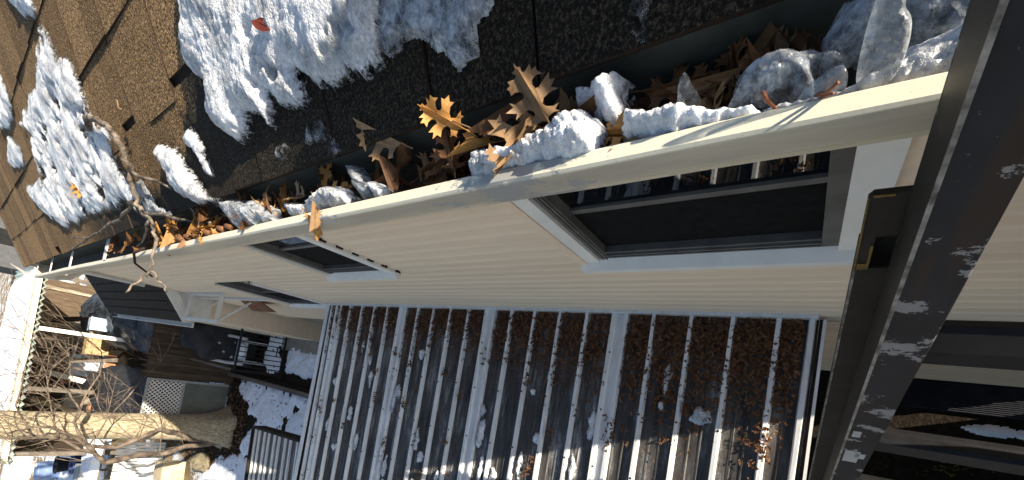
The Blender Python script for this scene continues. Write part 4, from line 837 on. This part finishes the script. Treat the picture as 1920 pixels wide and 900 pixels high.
# big tree
tree = thing('yard_tree', 'thick tan tree trunk rising beside the gate', 'tree', loc=(-1.86, 10.2, 0))
def trunk(rings, n=40, seed=3):
    mb = MB(); th = np.linspace(0, 2*np.pi, n, endpoint=False)
    for (cx, cy, z, r, fl) in rings:
        k = 1+fl*np.abs(np.sin(th*2.5+1))**2+.05*(fbm(np.cos(th)*2+5, np.sin(th)*2+z*.8, seed, 4)-.5)*2+.02*np.sin(th*13+z*2)
        for a, q in zip(th, k): mb.v.append((cx+r*q*math.cos(a), cy+r*q*math.sin(a), z))
    for i in range(len(rings)-1):
        for j in range(n): mb.f.append((i*n+j, i*n+(j+1) % n, (i+1)*n+(j+1) % n, (i+1)*n+j)); mb.mi.append(0)
    return mb
rg_ = []
for i in range(30):
    z = i*.24-.02; r = .235+.10*math.exp(-z/.35)+.045*math.exp(-z/1.5)-.012*z*.5; rg_.append((-1.90+.02*math.sin(z), 10.2+.02*math.cos(z*1.3), z, max(r, .14), .35*math.exp(-z/.22)))
pt(trunk(rg_).build('trunk', 'bark', None, True), tree)
rt = random.Random(12)
cr = MB()
def grow(p, d, L, r, lev):
    n = 5; pts = [Vector(p)]; d = Vector(d).normalized()
    for i in range(n):
        d = (d+Vector((rt.uniform(-.2, .2), rt.uniform(-.2, .2), rt.uniform(-.05, .2)))).normalized(); pts.append(pts[-1]+d*L/n)
    cr.tube(pts, [r*(1-.6*i/n) for i in range(n+1)], 6)
    if lev:
        for k in range(4): q = pts[rt.randrange(2, n+1)]; grow(q, d+Vector((rt.uniform(-.9, .9), rt.uniform(-.9, .9), rt.uniform(-.2, .6))), L*.6, r*.45, lev-1)
for k in range(5): a = k*1.3; grow((-1.9, 10.2, 5.2+.35*k), (math.cos(a), math.sin(a), .9), 2.6, .10, 3)
pt(cr.build('crown', 'bush_bark', None, True), tree)
# bare shrub in front of it
shrub = thing('bare_shrub', 'sprawling bare shrub with crooked grey-brown limbs in front of the thick trunk', 'shrub', loc=(-2.35, 10.1, 0))
def yy(pts, y0, y1): n = len(pts)-1; return [(x*((y0+(y1-y0)*i/n)/11.0), y0+(y1-y0)*i/n, z*((y0+(y1-y0)*i/n)/11.0)) for i, (x, z) in enumerate(pts)]
lim = {'A': (yy([(-2.36,-4.20),(-2.38,-4.02),(-2.47,-3.45),(-2.63,-3.05),(-2.62,-2.72),(-2.77,-2.21)], 10.25, 9.75), .06, .045), 'A1': (yy([(-2.77,-2.21),(-2.55,-2.04),(-2.49,-1.83),(-2.28,-1.52),(-2.22,-1.19),(-2.36,-.97)], 9.75, 9.4), .040, .012),
 'A2': (yy([(-2.55,-2.04),(-2.42,-1.93),(-2.21,-1.65),(-2.1,-1.43),(-2.07,-1.17),(-2.2,-.9)], 9.68, 9.2), .034, .010), 'B': (yy([(-2.34,-4.1),(-2.32,-3.57),(-2.2,-3.4),(-2.09,-2.96),(-2.31,-2.61),(-2.47,-2.31),(-2.45,-2.04),(-2.42,-1.93)], 10.1, 9.6), .05, .032),
 'C': (yy([(-2.42,-1.93),(-2.21,-1.79),(-1.96,-1.68),(-1.76,-1.72),(-1.42,-1.52),(-1.3,-1.24),(-1.01,-1.23),(-.73,-1.42)], 9.6, 9.4), .026, .006), 'D': (yy([(-1.96,-1.68),(-1.45,-1.74),(-1.02,-1.89),(-.61,-1.83)], 9.6, 9.4), .018, .005),
 'E': (yy([(-2.28,-1.52),(-1.87,-1.39),(-1.49,-1.27),(-1.11,-1.2)], 9.5, 9.2), .016, .005), 'F': (yy([(-2.22,-1.19),(-1.71,-.93),(-1.14,-.94),(-.57,-.94)], 9.4, 9.1), .014, .004), 'G': (yy([(-2.42,-1.93),(-1.94,-2.11),(-1.16,-2.47),(-.68,-2.73)], 9.6, 9.3), .014, .004)}
twm = MB()
def tw(p, d, L, r, lev):
    d = Vector(d).normalized(); pts = [Vector(p)]
    for i in range(4): d = (d+Vector((rt.uniform(-.35, .35), rt.uniform(-.25, .25), rt.uniform(-.2, .3)))).normalized(); pts.append(pts[-1]+d*L/4)
    twm.tube(pts, [r*(1-.2*i) for i in range(5)], 4, cap=False)
    if lev:
        for k in range(3): tw(pts[rt.randrange(1, 5)], d+Vector((rt.uniform(-1, 1), rt.uniform(-.6, .6), rt.uniform(-.5, .8))), L*.65, r*.6, lev-1)
for k, (P, r0, r1) in lim.items():
    pt(limb(P, r0, r1, 'limb', None, 'bush_bark', rt, .012), shrub)
    for i in range(7):
        q = Vector(V(P[rt.randrange(1, len(P))])); tw(q, (rt.uniform(-.3, 1), rt.uniform(-.5, .3), rt.uniform(-.1, 1)), rt.uniform(.5, 1.1), .0075, 2)
tg = pt(twm.build('twigs', 'bush_bark', None, True), shrub); tg['kind'] = 'stuff'
# ------------------------------------------------------------------ the neighbours' yard behind the fence
shelter = thing('neighbour_shelter', 'open shelter with snowy corrugated roof behind the fence', 'shelter', loc=(-1, 22, 0))
mb = MB(); n = 60
for j, (y, z) in enumerate(((18.75, 2.28), (27.3, 2.42))):
    for i in range(n*2+1): mb.v.append((1.4-i*.048, y-(1.4-i*.048-.5)*-.28*(1 if j == 0 else 0), z+.035*math.cos(i*math.pi/2)))
k = n*2+1
for i in range(n*2): mb.f.append((i, i+1, k+i+1, k+i)); mb.mi.append(0)
pt(mb.build('corrugated_sheet', 'green_sheet', None, True), shelter)
def edgey(x): return 18.75+(x-.5)*.28
mb = MB(); mb.add([(1.4, edgey(1.4)+.35, 2.33), (-4.4, edgey(-4.4)+.35, 2.33), (-4.4, edgey(-4.4)+1.0, 2.35), (1.4, edgey(1.4)+1.0, 2.35), (1.4, edgey(1.4)+.35, 2.45), (-4.4, edgey(-4.4)+.35, 2.45), (-4.4, edgey(-4.4)+1.0, 2.45), (1.4, edgey(1.4)+1.0, 2.45)], [(0,3,2,1),(4,5,6,7),(0,1,5,4),(1,2,6,5),(2,3,7,6),(3,0,4,7)])
pt(mb.build('trim_board', 'cream_board', None), shelter)
RSH = ((0, 0, 2.38), (1, 0, 0), (0, 1, 0), (0, .016, 1))
pt(field('roof_snow', [(1.3, 20.1), (-4.3, 18.5), (-4.3, 26.5), (1.0, 26.8)], RSH, .16, .09, 'yard_snow', 91, .12, 2, .5, .5, .02, 6), shelter)
for x in (1.1, -.55, -2.3, -4.1): box_part('post', (x-.06, edgey(x)+.1, 0), (x+.06, edgey(x)+.22, 2.24), 'white_trim' if x == -.55 else 'timber', shelter)
rb = random.Random(6); x = 1.3
while x > -4.4:
    w_ = rb.uniform(.12, .2)
    if rb.random() < .62: box_part('back_board', (x-w_, 27.0+rb.uniform(0, .03), 0), (x, 27.06, rb.uniform(1.8, 2.25)), 'old_boards', shelter)
    x -= w_+rb.uniform(.01, .06)
box_part('back_panel', (-4.5, 27.09, 0), (1.4, 27.13, 2.3), 'fence_wood', shelter); box_part('side_panel', (-4.50, 19.0, 0), (-4.46, 27.08, 2.2), 'fence_wood', shelter)
tp = field('tarp_heap', [(1.2, 17.5), (1.2, 25), (-.9, 25), (-.9, 17.0)], ((0, 0, .01), (1, 0, 0), (0, 1, 0), (0, 0, 1)), .75, .07, 'tarp', 17, .2, 1, .8, .9, .10, 3); tag(tp, 'dark wrinkled plastic tarp over a heap under the shelter', 'tarp')
def crate(name, c, s, mat, label, cat, lid=None, rz=0):
    t = thing(name, label, cat, loc=(c[0], c[1], c[2])); mb = MB(); hx, hy, h_ = s; th = .02
    mb.box((-hx, -hy, 0), (hx, hy, .02)); mb.box((-hx, -hy, .02), (-hx+th, hy, h_)); mb.box((hx-th, -hy, .02), (hx, hy, h_)); mb.box((-hx+th, -hy, .02), (hx-th, -hy+th, h_)); mb.box((-hx+th, hy-th, .02), (hx-th, hy, h_))
    b = mb.build('body', mat, t, bevel=.006)
    if lid: mb = MB(); mb.box((-hx-.012, -hy-.012, h_+.001), (hx+.012, hy+.012, h_+.03)); mb.build('lid', lid, t, bevel=.006)
    t.rotation_euler = (0, 0, rz); return t
crate('cardboard_box', (-1.05, 22.6, 0), (.36, .30, .62), 'cardboard', 'large cardboard box under the shelter left of its white post', 'box', 'cardboard', .1)
crate('cardboard_box', (-.35, 23.2, 0), (.34, .30, .46), 'cardboard', 'smaller cardboard box behind the white post', 'box', 'cardboard', -.1)
crate('storage_bin', (-1.95, 23.6, 0), (.42, .32, .75), 'pale_blue', 'pale blue storage bin beside the slatted bench', 'bin', 'pale_blue', .15)
crate('storage_bin', (-.2, 20.2, .55), (.22, .2, .42), 'pale_blue', 'pale blue bin on top of the dark tarp heap', 'bin', 'pale_blue', .15)
crate('wood_crate', (-2.9, 22.2, 0), (.4, .3, .35), 'old_boards', 'weathered wooden crate beside the orange pots', 'crate', None, .2)
crate('tool_box', (-1.6, 21.0, 0), (.3, .22, .3), 'terracotta', 'reddish tool box on the ground between box and bin', 'box', 'grey_paint', .3)
crate('wood_crate', (-.75, 24.9, 0), (.4, .3, .8), 'old_boards', 'tall weathered crate behind the cardboard boxes', 'crate', None, -.2)
crate('storage_bin', (-3.4, 24.6, 0), (.4, .3, .6), 'grey_paint', 'pale storage bin near the far right post of the shelter', 'bin', 'grey_paint', .1)
for i, (x, y, x2, y2, mt, lb_) in enumerate([(-1.35, 20.5, -1.75, 22.0, 'timber', 'weathered plank leaning by the reddish tool box'), (-2.4, 20.3, -2.2, 22.4, 'white_trim', 'white board leaning left of the orange pots'), (.2, 21.3, -.3, 23.5, 'brown_trim', 'dark plank leaning on the tarp heap'), (-3.8, 22.5, -3.5, 24.2, 'tan_board', 'tan plank leaning at the right end of the shelter')]):
    mb = MB(); mb.bar((x, y, .03), (x2, y2, 1.5), .09, .02); tag(mb.build('plank', mt), lb_, 'plank')
bench = thing('slatted_bench', 'white slatted bench against the back of the shelter', 'bench', loc=(-1.9, 25.9, 0))
for i in range(5): box_part('seat_slat', (-2.7, 25.6+i*.1, .42), (-1.1, 25.68+i*.1, .45), 'white_trim', bench)
for i in range(6): mb = MB(); mb.bar((-2.65+i*.3, 26.12, .5), (-2.65+i*.3, 26.25, 1.05), .1, .012); pt(mb.build('back_slat', 'white_trim', None), bench)
for x in (-2.6, -1.2):
    for y in (25.65, 26.05): box_part('leg', (x-.03, y-.03, 0), (x+.03, y+.03, .42), 'white_trim', bench)
def pot(c, r, h_, mat, label, plant=None, cat='flower pot', name='flower_pot'):
    t = thing(name, label, cat, loc=c); mb = MB(); mb.lathe([(.001, .0), (r*.7, 0), (r*.95, h_*.85), (r*1.06, h_*.86), (r*1.06, h_), (r*.9, h_), (r*.85, h_*.8), (.001, h_*.78)], (0, 0, 0), 18); mb.build('bowl', mat, t, True)
    if plant:
        mb = MB(); rp = random.Random(int(c[0]*100))
        for i in range(60): a = rp.uniform(0, 6.28); l = rp.uniform(.5, 1)*plant; mb.tube([(0, 0, h_*.8), (l*.35*math.cos(a), l*.35*math.sin(a), h_*.8+l*.7), (l*.6*math.cos(a), l*.6*math.sin(a), h_*.8+l*.95)], [.01, .012, .004], 4, cap=False)
        mb.build('dry_plant', 'dead_plant', t)
    return t
pot((-2.6, 24.6, 0), .24, .36, 'terracotta', 'orange pot with a dried bushy plant under the shelter', .8); pot((-3.05, 21.3, 0), .20, .30, 'terracotta', 'empty terracotta pot in the sun near the thick trunk'); pot((-3.3, 21.9, 0), .17, .26, 'terracotta', 'smaller terracotta pot behind the empty one')
pot((-6.1, 24.2, 0), .33, .5, 'black_metal', 'black planter pot on the snow left of the blue barrel', None, 'planter', 'planter'); pot((-5.35, 21.3, 0), .36, .5, 'navy', 'dark blue tub half full of snow', None, 'tub', 'tub')
rock('shadow_heap', (-2.3, 18.0, 0), (.95, 3.4, .9), 'grill_cover', 61, .3, 2.4); tag(bpy.data.objects['shadow_heap'], 'black heap added for the house shadow behind the gate', 'heap')  # black mass standing in for the house shadow on this ground
barrel = thing('blue_barrel', 'squat blue barrel near the bottom left corner of the picture', 'barrel', loc=(-6.9, 26.4, 0)); mb = MB(); mb.lathe([(.001, 0), (.38, 0), (.41, .05), (.38, .1), (.42, .3), (.42, .45), (.38, .62), (.41, .67), (.38, .72), (.001, .72)], (0, 0, 0), 22); mb.build('drum', 'blue_plastic', barrel, True)
mb = MB(); mb.lathe([(.001, .721), (.09, .721), (.09, .76), (.001, .76)], (.25, 0, 0), 12); mb.build('bung', 'plastic_white', barrel)
crate('chest', (-5.6, 20.0, 0), (.55, .4, .5), 'plastic_white', 'pale chest with a lid at the bottom edge of the picture', 'chest', 'grey_paint', .2)
table = thing('snowy_table', 'low table under thick snow behind the shrub', 'table', loc=(-4.3, 17.6, 0)); box_part('top', (-4.9, 16.9, .55), (-3.7, 18.3, .6), 'timber', table)
for x in (-4.85, -3.8):
    for y in (16.95, 18.2): box_part('leg', (x, y, 0), (x+.06, y+.06, .55), 'timber', table)
tag(field('snow_slab', [(-4.9, 16.9), (-3.7, 16.9), (-3.7, 18.3), (-4.9, 18.3)], ((0, 0, .60), (1, 0, 0), (0, 1, 0), (0, 0, 1)), .22, .03, 'yard_snow', 77, .02, 4, .12, 1.5, .004, 12), 'thick slab of snow on the low table', 'snow')
tag(field('snow_patch', [(-4.0, 19.2), (-3.7, 25), (-5.0, 33), (-7.5, 33), (-7.3, 24), (-5.6, 19.2)], GR, .08, .09, 'yard_snow', 79, .4, 1, .3, .6, .01, 5, .8), 'bright sunlit snow left of the blue barrel', 'snow')
sf = thing('slatted_fence', 'white slatted fence panel in the sun behind the shrub limbs', 'fence', loc=(-3.3, 13.7, 0))
for i in range(16): x = -2.95-i*.082; box_part('slat', (x-.062, 13.7, .02), (x, 13.72, .98), 'white_trim', sf)
for z in (.2, .75): box_part('rail', (-4.25, 13.722, z), (-2.95, 13.75, z+.06), 'white_trim', sf)
crate('tan_box', (-3.35, 12.35, 0), (.22, .28, .42), 'tan_board', 'sunlit tan wooden box in front of the slatted panel', 'box', 'tan_board', .15)
nh = thing('grey_house', 'dark grey neighbouring house far behind the end of the roof', 'house', loc=(9, 52, 0)); box_part('wall', (2.6, 48, 0), (16, 58, 3.4), 'grey_house', nh)
mb = MB(); mb.prism([(2.0, 3.402), (2.0, 3.55), (9.3, 6.6), (16.6, 3.55), (16.6, 3.402)], 47.4, 58.6); pt(mb.build('roof', 'grey_house', None), nh)
for x in (4.2, 8.0, 12.0): box_part('window', (x, 47.97, 1.1), (x+1.1, 47.998, 2.5), 'dark_room', nh); box_part('window_sill', (x-.08, 47.9, 1.02), (x+1.18, 47.999, 1.1), 'white_trim', nh)
far_wall = thing('garden_wall', 'low white wall far behind the shelter', 'wall', loc=(-3, 34, 0)); box_part('wall_body', (-14, 34, 0), (3, 34.3, .9), 'white_trim', far_wall); box_part('coping', (-14.05, 33.95, .9), (3.05, 34.35, .98), 'grey_paint', far_wall)
def fl2(rr): return rr.uniform(-14, 6), rr.uniform(34.5, 75), .01+rr.random()*.05
tag(litter('far_leaves', 3500, fl2, .16, ['leaf_orange', 'leaf_tan', 'leaf_brown'], 35), 'orange fallen leaves over the far lawn', 'leaf litter', kind='stuff')
for o in bpy.data.objects:
    if o.parent is None and o.type == 'MESH' and 'label' not in o and 'kind' not in o: print('UNTAGGED', o.name)
